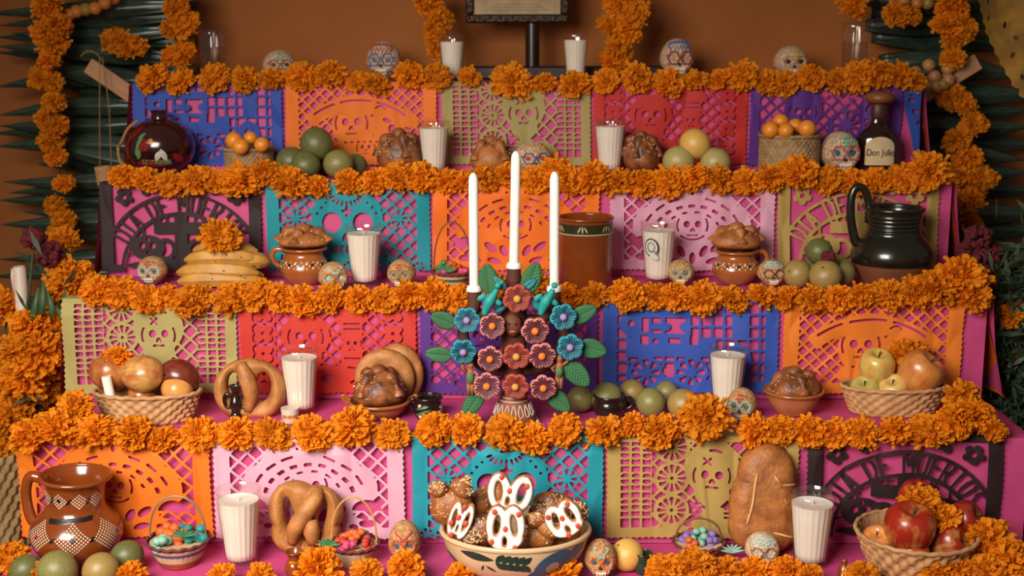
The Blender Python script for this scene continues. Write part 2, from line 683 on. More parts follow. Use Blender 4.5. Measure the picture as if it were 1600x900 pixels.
def d_catrina(x, y):
    p = frame_of(x, y, 2.3)
    p = U(p, lattice(x, y, 2.2, .42))
    # ladder bands at both sides
    for l in (2.3, 24.6):
        band = bx(x, y, l, 0, l+5.4, 18)
        bars = U(gridbars(x-l, y-.4, 1.8, 2.35, .36), *[arc(x, y, l+.9+1.8*k, yy, 1.05, .3, 0, 360, 1.1) for k in range(3) for yy in (2.8, 7.5, 12.2)])
        p = np.where(band < 0, U(bars, -bx(x, y, -2, .9, 40, 16.4)), p)
    skull = U(el(x, y, 17.6, 5.6, 4.6, 4.9), el(x, y, 17.6, 9.6, 2.9, 3.0))
    dress = U(el(x, y, 19.6, 16.2, 5.4, 3.6), bx(x, y, 16.6, 11, 18.8, 15))
    p = U(p, skull, dress)
    c = [face_cuts(x, y, 17.6, 7.0, 2.7), arc(x, y, 17.6, 5.5, 3.2, .5, 60, 100), *[np.minimum(sg(x, y, [(16.2, 3.7), (17.4, 4.9)], .35), sg(x, y, [(17.4, 3.7), (16.2, 4.9)], .35))],
         *[bx(x, y, 13.9, 11.8+k*.8, 16, 12.2+k*.8) for k in range(4)], *[bx(x, y, 19.6, 11.8+k*.8, 21.8, 12.2+k*.8) for k in range(4)]]
    for fx, fy in ((11, 1.8), (11, 7.4), (11, 13.2)):
        p = U(np.where(ci(x, y, fx, fy, 2.9) < 0, 1.0, p), np.abs(ci(x, y, fx, fy, 2.75))-.2)
        p = cut(np.where(ci(x, y, fx, fy, 2.7) < 0, -0.3, p), rays(x, y, fx, fy, .75, 2.45, 12, .34))
        c.append(ci(x, y, fx, fy, .33))
    p = cut(p, U(*c))
    return np.maximum(p, -np.minimum(np.maximum(bottom_lace(x, y), -10), 9)) if False else p


def d_red(x, y):
    p = U(frame_of(x, y, 2.2), lattice(x, y, 1.9, .42))
    for l in (2.2, 25.6):
        p = U(p, bx(x, y, l, 0, l+4.2, 18))
    p = U(p, el(x, y, 12, 7.2, 4.3, 4.4), el(x, y, 12, 11, 2.8, 2.6), bx(x, y, 18.4, 3, 22.2, 13), el(x, y, 15, 15.5, 8.5, 2.6), el(x, y, 20.3, 3.2, 2.8, 1.6))
    c = [face_cuts(x, y, 12, 7.4, 2.8), face_cuts(x, y, 20.3, 8.6, 1.5)]
    for l in (4.3, 27.7):
        for k in range(4):
            cy = 2.7+3.9*k
            c += [ci(x, y, l, cy, .35)]
            for sx in (-1, 1):
                for sy in (-1, 1):
                    c.append(np.maximum(np.abs(ci(x, y, l+sx*.85, cy+sy*.85, .95))-.16, -bx(x, y, l-1.9+(sx < 0)*0, cy-1.9, l+1.9, cy+1.9)*-1))
                    c[-1] = np.maximum(c[-1], -ci(x, y, l, cy, 1.15))
    for yy in (4.6, 5.6, 11.2):
        c += [bx(x, y, 18.8, yy, 21.8, yy+.35)]
    c += [np.minimum(sg(x, y, [(9.5, 14.6), (11, 16.4)], .4), sg(x, y, [(20, 16.2), (22, 14.6)], .4)), el(x, y, 15.6, 15.3, 1.2, .7)]
    return cut(p, U(*c))


def d_skull_flowers(x, y):
    p = U(frame_of(x, y, 2.2), lattice(x, y, 2.0, .36))
    p = U(p, el(x, y, 11.2, 6.2, 4.0, 4.3), el(x, y, 11.2, 10, 2.6, 2.8), el(x, y, 16, 15.6, 10.5, 2.8), el(x, y, 20.5, 9.6, 3.9, 3.4), el(x, y, 25.5, 5, 2.2, 3.6, .5))
    c = [face_cuts(x, y, 11.2, 6.8, 2.6), rays(x, y, 20.5, 9.6, .9, 3.0, 9, .7), rays(x, y, 8.0, 15.4, .5, 1.9, 7, .5), rays(x, y, 23.0, 15.4, .5, 1.9, 7, .5),
         el(x, y, 25.2, 5, .35, 2.0, .5), el(x, y, 26.3, 5, .3, 1.6, .5), el(x, y, 15.5, 15.6, 1.6, .7), *[sg(x, y, [(15+1.6*k, 2.2), (15.9+1.6*k, 4.6)], .35) for k in range(5)]]
    return cut(p, U(*c))


def d_big_skull(x, y):
    p = U(frame_of(x, y, 2.7), lattice(x, y, 2.05, .42))
    p = U(p, el(x, y, 15.8, 7.6, 6.9, 6.6), el(x, y, 15.8, 13, 4.4, 3.6), el(x, y, 15.8, 16.6, 11.5, 1.6))
    for s in (-1, 1):
        sx = 15.8+s*10.0
        p = cut(U(p, ci(x, y, sx, 7.4, 1.9)), rays(x, y, sx, 7.4, .45, 1.8, 8, .4))
    c = [el(x, y, 15.8-3.0, 8.3, 1.9, 2.1), el(x, y, 15.8+3.0, 8.3, 1.9, 2.1), el(x, y, 15.3, 11.3, .45, 1.0, .35), el(x, y, 16.3, 11.3, .45, 1.0, -.35),
         *[bx(x, y, 15.8+k*1.05-.32, 13.1, 15.8+k*1.05+.32, 14.6) for k in (-3, -2, -1, 0, 1, 2, 3)],
         sg(x, y, [(15.8, 5.2), (15.8, 6.8)], .6), sg(x, y, [(15.0, 5.9), (16.6, 5.9)], .6), bx(x, y, 13.9, 1.1, 17.7, 1.5), bx(x, y, 14.8, 2.2, 16.8, 2.7)]
    for k in range(9):
        a = math.radians(200+k*17.5)
        c.append(el(x, y, 15.8+3.0*math.cos(a), 2.4-2.0*math.sin(a), .25, .6, PI/2-a))
    for sx in (-1, 1):
        c += [ci(x, y, 15.8+sx*4.9, 5.2, .3), ci(x, y, 15.8+sx*5.7, 6.4, .28), ci(x, y, 15.8+sx*4.0, 4.2, .24)]
    c.append(bottom_lace(x, y+.4))
    return cut(p, U(*c))


def d_truck(x, y):
    p = U(frame_of(x, y, 2.6, .7, 2.4), gridbars(x-2.6, y-.7, 2.15, 2.3, .42))
    p = U(p, bx(x, y, 23.4, 0, 26.2, 7.8))
    p = U(p, U(bx(x, y, 4.4, 7.6, 20.6, 11.2), bx(x, y, 5.4, 2.3, 16.0, 8.4), ci(x, y, 5.6, 4.8, 2.4), ci(x, y, 8.0, 14.2, 3.1), ci(x, y, 16.2, 14.2, 3.1),
                 el(x, y, 12, 16.6, 10, 1.4), el(x, y, 24.5, 12.5, 2.6, 4.0), bx(x, y, 4, 2.0, 20.5, 3.1)))
    c = [rays(x, y, 8.0, 14.2, .6, 2.6, 8, .6), rays(x, y, 16.2, 14.2, .6, 2.6, 8, .6), ci(x, y, 5.3, 4.7, .6),
         U(bx(x, y, 7.2, 3.6, 8.4, 6.4)), bx(x, y, 7.0, 7.0, 8.5, 8.8), np.maximum(bx(x, y, 9.0, 3.6, 10.6, 6.6), -ci(x, y, 9.8, 5.4, .8)), el(x, y, 10, 6.3, .9, .4),
         np.maximum(bx(x, y, 11.4, 3.6, 15.0, 6.7), -U(ci(x, y, 11.6, 5.4, .8), ci(x, y, 14.8, 5.4, .8))), bx(x, y, 12.0, 7.5, 14.2, 8.6), el(x, y, 9.7, 8.2, .5, .5),
         bx(x, y, 15.8, 7.0, 17.4, 8.8), bx(x, y, 11, 13.2, 13.2, 14.6), bx(x, y, 3.0, 12.6, 4.6, 14.2), el(x, y, 24.2, 11.8, .6, 1.6), el(x, y, 25.4, 13.6, .4, 1.2), ci(x, y, 24.8, 3.2, .25)]
    return cut(p, U(*c))


LET = {
    'D': [[(0, 0), (0, 1), (.45, 1), (.75, .7), (.75, .3), (.45, 0), (0, 0)]], 'I': [[(.2, 0), (.2, 1)]],
    'A': [[(0, 0), (.38, 1), (.76, 0)], [(.16, .35), (.6, .35)]], 'E': [[(.65, 0), (0, 0), (0, 1), (.65, 1)], [(0, .52), (.5, .52)]],
    'M': [[(0, 0), (.05, 1), (.45, .4), (.85, 1), (.9, 0)]], 'U': [[(0, 1), (0, .2), (.25, 0), (.5, 0), (.7, .2), (.7, 1)]],
    'R': [[(0, 0), (0, 1), (.5, 1), (.68, .78), (.5, .52), (0, .5)], [(.3, .5), (.7, 0)]], 'T': [[(.35, 0), (.35, 1)], [(0, 1), (.7, 1)]],
    'O': [[(.2, 0), (0, .3), (0, .7), (.2, 1), (.5, 1), (.7, .7), (.7, .3), (.5, 0), (.2, 0)]],
    'S': [[(0, .08), (.45, 0), (.62, .25), (.08, .68), (.22, 1), (.62, .92)]],
}
LETW = {'D': .75, 'I': .4, 'A': .76, 'E': .65, 'M': .9, 'U': .7, 'R': .7, 'T': .7, 'O': .7, 'S': .62}


def d_muertos(x, y):
    l, cx, cy = 2.6, 16.0, 18.0
    p = frame_of(x, y, l, .8, 1.6)
    R0, R1 = 11.6, 15.6
    p = U(p, np.abs(ci(x, y, cx, cy, R0))-.35, np.abs(ci(x, y, cx, cy, R1))-.3)
    # the arched words
    txt = 'DIA DE MUERTOS'
    tot = sum(LETW.get(ch, .45)+.42 for ch in txt)
    hgt = R1-R0
    r = np.hypot(x-cx, y-cy)
    ang = np.arctan2(x-cx, cy-y)
    span = math.radians(126)
    acc = 0.0
    for ch in txt:
        w = LETW.get(ch, .45)
        if ch in LET:
            a0 = -span/2 + span*(acc+.2)/tot
            k = span/tot*(R0+hgt/2)          # cm per letter unit
            u = (ang-a0)*(R0+hgt/2)/k
            v = (r-R0)/hgt
            d = U(*[sg(u*k, v*hgt, [(a*k, b*hgt) for a, b in st], .54) for st in LET[ch]])
            p = U(p, d)
        acc += w+.42
    ins = ci(x, y, cx, cy, R0)
    # cross, graves and sun lines inside the arch
    inner = U(bx(x, y, 14.7, 6.0, 17.3, 17), bx(x, y, 10.6, 8.2, 21.4, 10.6), el(x, y, 9.3, 13.4, 3.3, 2.6), el(x, y, 22.7, 13.4, 3.3, 2.6),
              np.abs(el(x, y, 12.8, 13.8, 1.7, 1.9))-.4, np.abs(el(x, y, 19.2, 13.8, 1.7, 1.9))-.4, el(x, y, 16, 17, 11, 1.1),
              sg(x, y, [(11.8, 7), (11.8, 9)], .4), sg(x, y, [(13.2, 6.2), (13.2, 9)], .4), sg(x, y, [(18.8, 6.2), (18.8, 9)], .4), sg(x, y, [(20.4, 7), (20.4, 9)], .4),
              sg(x, y, [(8.5, 8.5), (8.5, 12)], .4), sg(x, y, [(23.5, 8.5), (23.5, 12)], .4), *[sg(x, y, [(24, 11.5+1.5*k), (27.5, 11.3+1.7*k)], .35) for k in range(3)],
              *[sg(x, y, [(8, 11.5+1.5*k), (4.5, 11.3+1.7*k)], .35) for k in range(3)])
    gc = U(*[U(el(x, y, g-1.1, 13.0, .55, .7), el(x, y, g+1.0, 13.0, .55, .7), el(x, y, g, 14.4, .3, .5), el(x, y, g, 11.7, .35, .5)) for g in (9.3, 22.7)])
    inner = cut(inner, gc)
    p = np.where(ins < 0, U(inner, -ins-.35+0.0), p)
    # corner flowers
    for fx in (5.0, 27.0):
        fl = U(*[ci(x, y, fx+1.15*math.cos(a), 3.0+1.15*math.sin(a), .72) for a in np.arange(5)*2*PI/5+.3])
        p = cut(U(p, fl), ci(x, y, fx, 3.0, .5))
    for fx in (9.3, 22.7):
        p = U(p, ci(x, y, fx, 1.9, .8))
    return p


DESIGN = {}
CELL = 0.2


def design(name):
    if name not in DESIGN:
        fn = globals()['d_'+name]
        xs = np.arange(-.2, PW+.4, CELL)
        ys = np.arange(-3.0, PH+.4, CELL)
        X, Y = np.meshgrid(xs, ys)
        F = -np.maximum(np.where(Y < 0.0, -1.0, fn(X, Y)), outer_edge(X, Y))
        DESIGN[name] = contour(F, xs, ys)[:2]
    return DESIGN[name]


PAPER = {}


def paper_mat(c):
    if c not in PAPER:
        PAPER[c] = M('tissue_'+c, c, 0.7, tuple(k*0.9 for k in lin(c)), 18, bump=0.12, bscale=70, trans=0.15)
    return PAPER[c]


def papel(tier, x0, x1, dname, colr, label, lift=0.005, curl=0.003, flip=False):
    pts, faces = design(dname)
    seed = tier*31+int(x0)
    Y = YF[tier]
    ye = 685 - (tier-1)*190
    a, b = at_z(x0, 0, 0), None
    # edge points where the pixel columns meet the step's front edge
    def edge_x(px):
        py = 500
        for _ in range(8):
            q = at_y(px, py, Y)
            py += (q.z-ZT[tier])*FPX/Y
        return at_y(px, py, Y).x
    X0, X1 = edge_x(x0), edge_x(x1)
    k = (X1-X0)/PW
    hang = (H-0.010)/PH
    u, s = pts[:, 0].copy(), pts[:, 1].copy()
    if flip:
        u = PW-u
    rs = random.Random(seed)
    tilt = rs.uniform(-1, 1)*0.012
    x = X0+u*k + s*hang*tilt*1.5
    sm = s*hang*(1+tilt*2*(u/PW-.5)*1.5)-np.clip(s, 0, 1)*0.0
    P = np.stack([u*.28, s*.22, np.full(len(u), 3.0)], 1)
    wv = 0.0065*sn(P, 1.3, seed)+0.0045*np.abs(sn(P*np.array([1.3, .5, 1]), 2.6, seed+5))
    down = np.clip(s/PH, 0, 1)
    out = lift + np.abs(wv)*np.clip(s/3.0, 0, 1) + curl*down**2
    r = 0.006
    y = np.where(s < 0, YF[tier]-s*hang*0.9-0.004, YF[tier]-0.0035-out*np.clip(s/0.8, 0, 1)-0.002)
    z = np.where(s < 0, ZT[tier]+0.0050, ZT[tier]+0.0050-sm)
    V = np.stack([x, y, z], 1)
    fs = [tuple(q) if not flip else tuple(reversed(q)) for q in faces]
    # design rows run downwards, so turn the faces to look at the camera
    o = G().add(V, [tuple(reversed(q)) for q in fs]).build('papel_picado', paper_mat(colr), angle=None)
    return tag(o, label, 'papel picado', 'cut paper sheets on the %s riser' % TIER[tier])


BLUE, ORANGE, OLIVE, RED, PURPLE = '#2f4fae', '#f0791c', '#a79a58', '#c32a22', '#5c2a86'
BLACK, TEAL, PINKP, TAN = '#2b1918', '#14939f', '#dfa3ba', '#b8974f'
papel(4, 208, 443, 'truck', BLUE, 'blue papel picado with truck cutout behind the round dark jug')
papel(4, 446, 684, 'sombrero', ORANGE, 'orange papel picado with sombrero skull on the top riser')
papel(4, 689, 923, 'catrina', OLIVE, 'olive papel picado with skull and wheel flowers on the top riser')
papel(4, 926, 1169, 'red', RED, 'red papel picado on the top riser behind three yellow citrus')
papel(4, 1171, 1410, 'skull_flowers', PURPLE, 'purple papel picado behind the amber tequila bottle')
papel(3, 156, 410, 'muertos', BLACK, 'black papel picado lettered DIA DE MUERTOS behind the bananas', curl=0.008)
papel(3, 415, 673, 'big_skull', TEAL, 'teal papel picado with big skull on the fourth riser')
papel(3, 676, 938, 'bride', '#f2740e', 'orange papel picado behind the three tall white candles')
papel(3, 951, 1211, 'bride', PINKP, 'pale pink papel picado behind the glass candle bearing a sticker')
papel(3, 1213, 1467, 'muertos', TAN, 'tan papel picado lettered DIA DE MUERTOS behind the green jug')
papel(2, 98, 372, 'catrina', '#b5a663', 'olive papel picado with scalloped edge behind the mango basket', curl=0.006)
papel(2, 374, 652, 'red', '#cf3522', 'red papel picado between the olive and purple sheets')
papel(2, 655, 936, 'skull_flowers', '#5a2b86', 'purple papel picado behind the flowered clay candelabra')
papel(2, 940, 1218, 'truck', '#3556b4', 'blue papel picado with truck cutout above the row of limes')
papel(2, 1223, 1506, 'sombrero', '#f28325', 'orange papel picado with sombrero skull behind the yellow apples')
papel(1, 27, 331, 'bride', '#f07a12', 'orange papel picado behind the large brown jug')
papel(1, 333, 632, 'bride', '#e4adc1', 'pale pink papel picado behind the braided pretzel bread')
papel(1, 643, 944, 'big_skull', '#1497a6', 'teal papel picado behind the bowl of iced breads')
papel(1, 946, 1248, 'catrina', '#b99a52', 'tan papel picado with wheel flowers beside the large flat loaf')
papel(1, 1257, 1566, 'muertos', '#2a1817', 'black papel picado lettered DIA DE MUERTOS behind red apples')

# ------------------------------------------------------------------ marigolds
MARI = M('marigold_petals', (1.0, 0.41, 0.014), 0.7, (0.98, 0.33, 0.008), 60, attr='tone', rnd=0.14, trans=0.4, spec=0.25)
MARI_S = M('marigold_sepal', '#5a6a28', 0.7)


def marigold_mesh(seed, n=230, rag=0.16):
    rs = np.random.RandomState(seed)
    V, F, C = [], [], []
    off = 0
    for k in range(n):
        z = 1-(k+.5)/n*1.72
        a = k*2.399963+rs.normal()*.25
        r = math.sqrt(max(0, 1-z*z))
        d = np.array([r*math.cos(a), r*math.sin(a), z])+rs.normal(size=3)*.12
        d /= np.linalg.norm(d)
        t = np.cross(d, rs.normal(size=3))
        t /= np.linalg.norm(t)
        b = np.cross(d, t)
        L = 1.0+rs.normal()*rag
        sq = np.array([1, 1, .82])
        w = .155+.06*rs.rand()
        lo, md = d*.36, d*(.72*L)+b*rs.normal()*.05
        tp = d*L+b*rs.normal()*.16
        pts = [lo-t*.06, lo+t*.06, md-t*w*.75, md+t*w*.75, tp-t*w+b*.06, tp+d*.05-b*.10, tp+t*w+b*.06, tp-t*w*.5+d*.11, tp+t*w*.5+d*.11]
        V += [p*sq for p in pts]
        F += [(off, off+1, off+3, off+2), (off+2, off+3, off+5), (off+2, off+5, off+4), (off+3, off+6, off+5), (off+4, off+5, off+7), (off+5, off+6, off+8)]
        br = .86+.14*rs.rand()
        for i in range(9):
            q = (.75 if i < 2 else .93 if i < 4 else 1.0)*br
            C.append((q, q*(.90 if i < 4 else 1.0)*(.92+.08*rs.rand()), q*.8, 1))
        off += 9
    g = G().add(np.array(V), F)
    n0 = g.n
    g.ball((0, 0, 0), (.55, .55, .45), 10, 7)
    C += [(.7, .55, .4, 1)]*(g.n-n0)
    return g.mesh('marigold', MARI, smooth=False, col=C)


MARIS = [marigold_mesh(s, rag=.10+.04*(s % 3)) for s in range(7)]
RND = random.Random(4)


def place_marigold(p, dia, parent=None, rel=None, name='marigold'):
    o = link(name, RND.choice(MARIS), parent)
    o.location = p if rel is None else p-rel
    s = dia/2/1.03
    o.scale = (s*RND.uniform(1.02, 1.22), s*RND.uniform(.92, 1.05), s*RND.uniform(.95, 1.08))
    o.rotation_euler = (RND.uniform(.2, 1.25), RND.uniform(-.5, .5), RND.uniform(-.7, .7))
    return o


EDGE = {
    4: [(240, 118, 52), (282, 124, 44), (335, 118, 52), (382, 122, 44), (425, 120, 42), (473, 116, 50), (515, 112, 50), (558, 123, 36), (588, 128, 44), (640, 113, 50),
        (682, 115, 46), (735, 117, 38), (800, 123, 58), (850, 126, 38), (898, 128, 50), (945, 123, 44), (995, 118, 50), (1045, 126, 48), (1088, 122, 40), (1125, 120, 40),
        (1160, 115, 52), (1198, 125, 40), (1226, 127, 44), (1268, 118, 46), (1310, 122, 42), (1342, 117, 52), (1375, 112, 50), (1408, 117, 50), (1430, 124, 36)],
    3: [(193, 272, 46), (228, 277, 44), (265, 283, 48), (308, 277, 52), (340, 280, 40), (378, 279, 64), (416, 266, 52), (455, 282, 60), (498, 289, 42), (545, 281, 46), (585, 280, 44),
        (625, 272, 54), (660, 274, 52), (700, 279, 46), (732, 279, 44), (760, 274, 50), (795, 270, 48), (835, 277, 48), (872, 264, 52), (888, 284, 42), (925, 274, 54), (965, 280, 50),
        (1005, 283, 52), (1045, 282, 56), (1085, 274, 54), (1125, 278, 48), (1165, 280, 46), (1205, 274, 50), (1247, 266, 60), (1292, 277, 50), (1330, 280, 46), (1370, 278, 46), (1410, 276, 48), (1448, 264, 64)],
    2: [(155, 450, 56), (190, 454, 54), (230, 464, 54), (263, 457, 40), (300, 466, 62), (365, 462, 58), (402, 457, 54), (440, 462, 50), (475, 466, 58), (515, 462, 50), (560, 464, 52), (600, 464, 46),
        (640, 457, 54), (680, 457, 58), (718, 464, 48), (775, 446, 50), (830, 440, 50), (888, 458, 46), (930, 457, 42), (980, 457, 60), (1025, 460, 48), (1055, 460, 52), (1100, 462, 62), (1145, 464, 50), (1190, 459, 48),
        (1230, 462, 48), (1270, 464, 50), (1310, 464, 52), (1347, 457, 46), (1390, 457, 50), (1430, 452, 54), (1465, 446, 66), (1502, 432, 74), (1520, 462, 56)],
    1: [(48, 676, 64), (92, 664, 68), (150, 670, 62), (210, 672, 66), (255, 682, 50), (312, 674, 60), (370, 674, 58), (425, 674, 56), (488, 672, 62), (550, 664, 68), (612, 674, 52), (680, 667, 60), (730, 667, 54),
        (790, 672, 64), (832, 682, 58), (882, 667, 60), (945, 670, 62), (988, 664, 44), (1030, 670, 68), (1102, 652, 80), (1180, 670, 56), (1217, 669, 54), (1265, 670, 60), (1305, 674, 54), (1347, 672, 54),
        (1400, 670, 56), (1450, 670, 62), (1490, 660, 64), (1522, 646, 66), (1552, 668, 46), (1505, 622, 60), (120, 636, 58)],
    0: [(20, 872, 62), (70, 896, 50), (207, 897, 46), (345, 899, 42), (407, 899, 44), (498, 888, 74), (573, 895, 54), (635, 889, 66), (720, 899, 46), (877, 897, 56), (1040, 893, 62), (1085, 886, 76), (1135, 894, 56),
        (1178, 893, 56), (1230, 893, 56), (1265, 899, 46), (1347, 898, 50), (1465, 899, 54), (1495, 888, 56), (1548, 842, 78), (1578, 872, 78), (1540, 892, 60)],
}
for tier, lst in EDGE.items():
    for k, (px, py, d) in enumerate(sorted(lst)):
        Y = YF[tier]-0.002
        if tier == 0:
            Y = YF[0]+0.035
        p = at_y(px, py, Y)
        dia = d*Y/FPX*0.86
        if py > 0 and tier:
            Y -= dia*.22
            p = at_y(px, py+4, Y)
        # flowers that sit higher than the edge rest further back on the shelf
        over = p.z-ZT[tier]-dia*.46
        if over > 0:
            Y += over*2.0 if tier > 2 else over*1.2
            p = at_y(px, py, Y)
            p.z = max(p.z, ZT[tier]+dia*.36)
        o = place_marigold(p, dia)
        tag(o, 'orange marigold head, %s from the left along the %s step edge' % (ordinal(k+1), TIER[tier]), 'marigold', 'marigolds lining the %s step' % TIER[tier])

# loose marigolds laid on things
for px, py, d, sh, fr, lab in ((343, 368, 52, 2, .45, 'single marigold lying on top of the banana bunch'), (183, 560, 40, 1, .42, 'small marigold tucked among the mangoes in the basket'),
                               (1418, 557, 56, 1, .74, 'marigold behind the two big yellow apples in the basket'), (1438, 788, 58, 0, .60, 'marigold bloom lying on the red apples'),
                               (1470, 812, 56, 0, .55, 'lower marigold bloom between the red apples')):
    Y = YF[sh]+fr*D
    tag(place_marigold(at_y(px, py, Y), d*Y/FPX), lab, 'marigold', 'marigolds laid on the fruit')

STRING = M('dark_string', '#2a1c12', 0.9)
STRANDS = [
    ('long marigold strand hanging down the left palm leaves', 2.98, [(85, -20, 50), (72, 8, 52), (92, 38, 46), (66, 50, 40), (82, 70, 46), (78, 96, 36), (66, 122, 44), (82, 128, 34), (86, 160, 36), (74, 185, 40), (88, 200, 46), (78, 220, 42),
                                                                       (86, 246, 36), (100, 288, 36), (84, 322, 40), (100, 345, 44), (92, 362, 34)]),
    ('short inner marigold strand above the left water glass', 3.0, [(276, -12, 46), (277, 12, 42), (288, 38, 44), (270, 44, 38), (283, 82, 42), (268, 88, 36), (290, 90, 34)]),
    ('pair of marigolds on the left palm leaves', 3.0, [(178, 62, 46), (204, 74, 46), (190, 68, 46)]),
    ('marigold strand hanging left of the framed picture', 2.99, [(665, -14, 50), (672, 12, 44), (690, 30, 40), (680, 45, 40), (678, 62, 30), (680, 82, 28)]),
    ('marigold strand hanging right of the framed picture', 2.99, [(975, -14, 48), (965, 6, 44), (988, 24, 50), (958, 42, 42), (980, 50, 44), (965, 72, 40), (960, 96, 46), (972, 88, 36)]),
    ('marigold cluster above the right water glass', 2.97, [(1333, 14, 38), (1322, -6, 36), (1345, -10, 36)]),
    ('pair of marigolds beside the hanging small fruit', 2.97, [(1400, 22, 44), (1420, 26, 40)]),
    ('long marigold strand hanging down the right palm leaves', 2.96, [(1492, -12, 54), (1488, 18, 56), (1478, 42, 50), (1500, 46, 52), (1488, 66, 34), (1486, 92, 36), (1490, 152, 50), (1508, 165, 38), (1520, 192, 42), (1495, 218, 44),
                                                                        (1512, 248, 52), (1500, 275, 50), (1530, 278, 46), (1512, 312, 48), (1512, 346, 46)]),
]
for lab, Y, fl in STRANDS:
    Y -= .055
    P = [at_y(px, py, Y) for px, py, d in fl]
    root = thing('marigold_strand', lab, 'garland', P[0], group='hanging marigold strands')
    for p, (px, py, d) in zip(P, fl):
        place_marigold(p+Vector((0, RND.uniform(-.015, .01), 0)), d*Y/FPX*.84, root, P[0])
    up = [p-P[0] for p in sorted(P, key=lambda q: -q.z)]
    G().tube([up[0]+Vector((0, 0, .12))]+up, 0.0016, 6).build('string', STRING, root)

# ------------------------------------------------------------------ shared materials
WAX = M('white_wax', '#f6efe6', 0.5, '#efe6da', 20, sss=0.3)
WICK = M('wick', '#efe4d0', 0.9)
GLASS = glass_mat('thin_glass')
CRUST = M('bread_crust', '#b06e36', 0.5, '#84491f', 38, bump=0.6, bscale=140, detail=6, contrast=(.36, .64))
CRUST_D = M('dark_glazed_crust', '#98592c', 0.45, '#55290f', 50, bump=0.7, bscale=150, detail=6, contrast=(.36, .64), coat=.08)
CRUST_L = M('pale_crust', '#ba7c40', 0.55, '#915826', 34, bump=0.5, bscale=130, detail=6, contrast=(.34, .66))
CRUM = M('bread_crease', '#e6b878', 0.7, '#d29a55', 60)
SUGAR = M('sesame_grain', '#e8d2a8', 0.6, '#d8bb85', 300)
CLAY = M('brown_glazed_clay', '#8a4218', 0.2, '#743410', 14, coat=0.5, bump=0.05)
CLAY_L = M('orange_glazed_clay', '#a9622a', 0.22, '#8f4c1c', 18, coat=0.5, bump=0.05)
TERRA = M('raw_terracotta', '#b0683c', 0.8, '#99552e', 26, bump=0.2)
DOTW = M('white_slip_paint', '#efe0c4', 0.5)
DOTB = M('black_slip_paint', '#1c1410', 0.35)
DOTR = M('red_slip_paint', '#a3241a', 0.4)
STRAW = M('woven_palm_straw', '#c89a6a', 0.75, '#a87848', 40, bump=0.3, bscale=160)
STRAW_D = M('dull_woven_fibre', '#a8875c', 0.8, '#836540', 60, bump=0.4, bscale=160)
STALK = M('stalk', '#5a4a22', 0.8)
GREENL = M('dark_green_leaf', '#3d5a34', 0.5, '#2a4226', 30)


def dots(prof, spots, lift=0.0006, squash=1.0):
    """little flattened paint dots on a turned wall; spots = (theta, z, radius)"""
    g = G()
    zz = [p[1] for p in prof]
    rr = [p[0] for p in prof]
    for th, z, r in spots:
        R = np.interp(z, zz, rr)
        sl = (np.interp(z+.002, zz, rr)-np.interp(z-.002, zz, rr))/.004
        nrm = np.array([math.sin(th), -math.cos(th), -sl])
        nrm /= np.linalg.norm(nrm)
        t = np.array([math.cos(th), math.sin(th), 0])
        b = np.cross(nrm, t)
        c = np.array([R*math.sin(th), -R*math.cos(th), z])+nrm*lift
        ring = [c+r*(math.cos(a)*t*squash+math.sin(a)*b) for a in np.arange(7)*2*PI/7]
        g.add(ring+[c+nrm*r*.3], [(i, (i+1) % 7, 7) for i in range(7)])
    return g


def patch(prof, th, z, a, b, rot=0.0, shape='ell', lift=0.0008, g=None):
    """a painted spot lying on a turned wall: ellipse, leaf or band; a along, b across (metres)"""
    g = g or G()
    zz = [p[1] for p in prof]
    rr = [p[0] for p in prof]
    n, rings = 22, 3
    V = []
    c, s = math.cos(rot), math.sin(rot)
    for k in range(rings+1):
        for j in range(n):
            t = 2*PI*j/n
            q = k/rings
            u = q*a*math.cos(t)
            w = q*b*math.sin(t)
            if shape == 'leaf':
                w *= 1-abs(math.cos(t))**2*.6
            if shape == 'band':
                u, w = q*a*np.clip(1.6*math.cos(t), -1, 1), q*b*np.clip(1.6*math.sin(t), -1, 1)
            du, dz = u*c-w*s, u*s+w*c
            Z = z+dz
            R = np.interp(Z, zz, rr)+lift
            A = th+du/max(R, .004)
            V.append((R*math.sin(A), -R*math.cos(A), Z))
    F = [(k*n+j, k*n+(j+1) % n, (k+1)*n+(j+1) % n, (k+1)*n+j) for k in range(rings) for j in range(n)]
    return g.add(V, [q[::-1] for q in F])


def scale_prof(prof, w, h): return [(r*w, z*h) for r, z in prof]


def smooth_prof(pts, n=40):
    """rounds a short list of (r,z) corners into a curve"""
    P = np.array(pts, float)
    for _ in range(2):
        Q = [P[0]]
        for a, b in zip(P[:-1], P[1:]):
            Q += [a*.75+b*.25, a*.25+b*.75]
        Q.append(P[-1])
        P = np.array(Q)
    return [tuple(p) for p in P]


def wall_prof(outer, t):
    """outer profile from base to rim plus the inner wall back down"""
    inner = [(max(r-t, 1e-4), z) for r, z in outer if z > t*1.5]
    return [(1e-4, outer[0][1])]+outer+inner[::-1]+[(1e-4, max(t*1.5, inner[0][1]))]


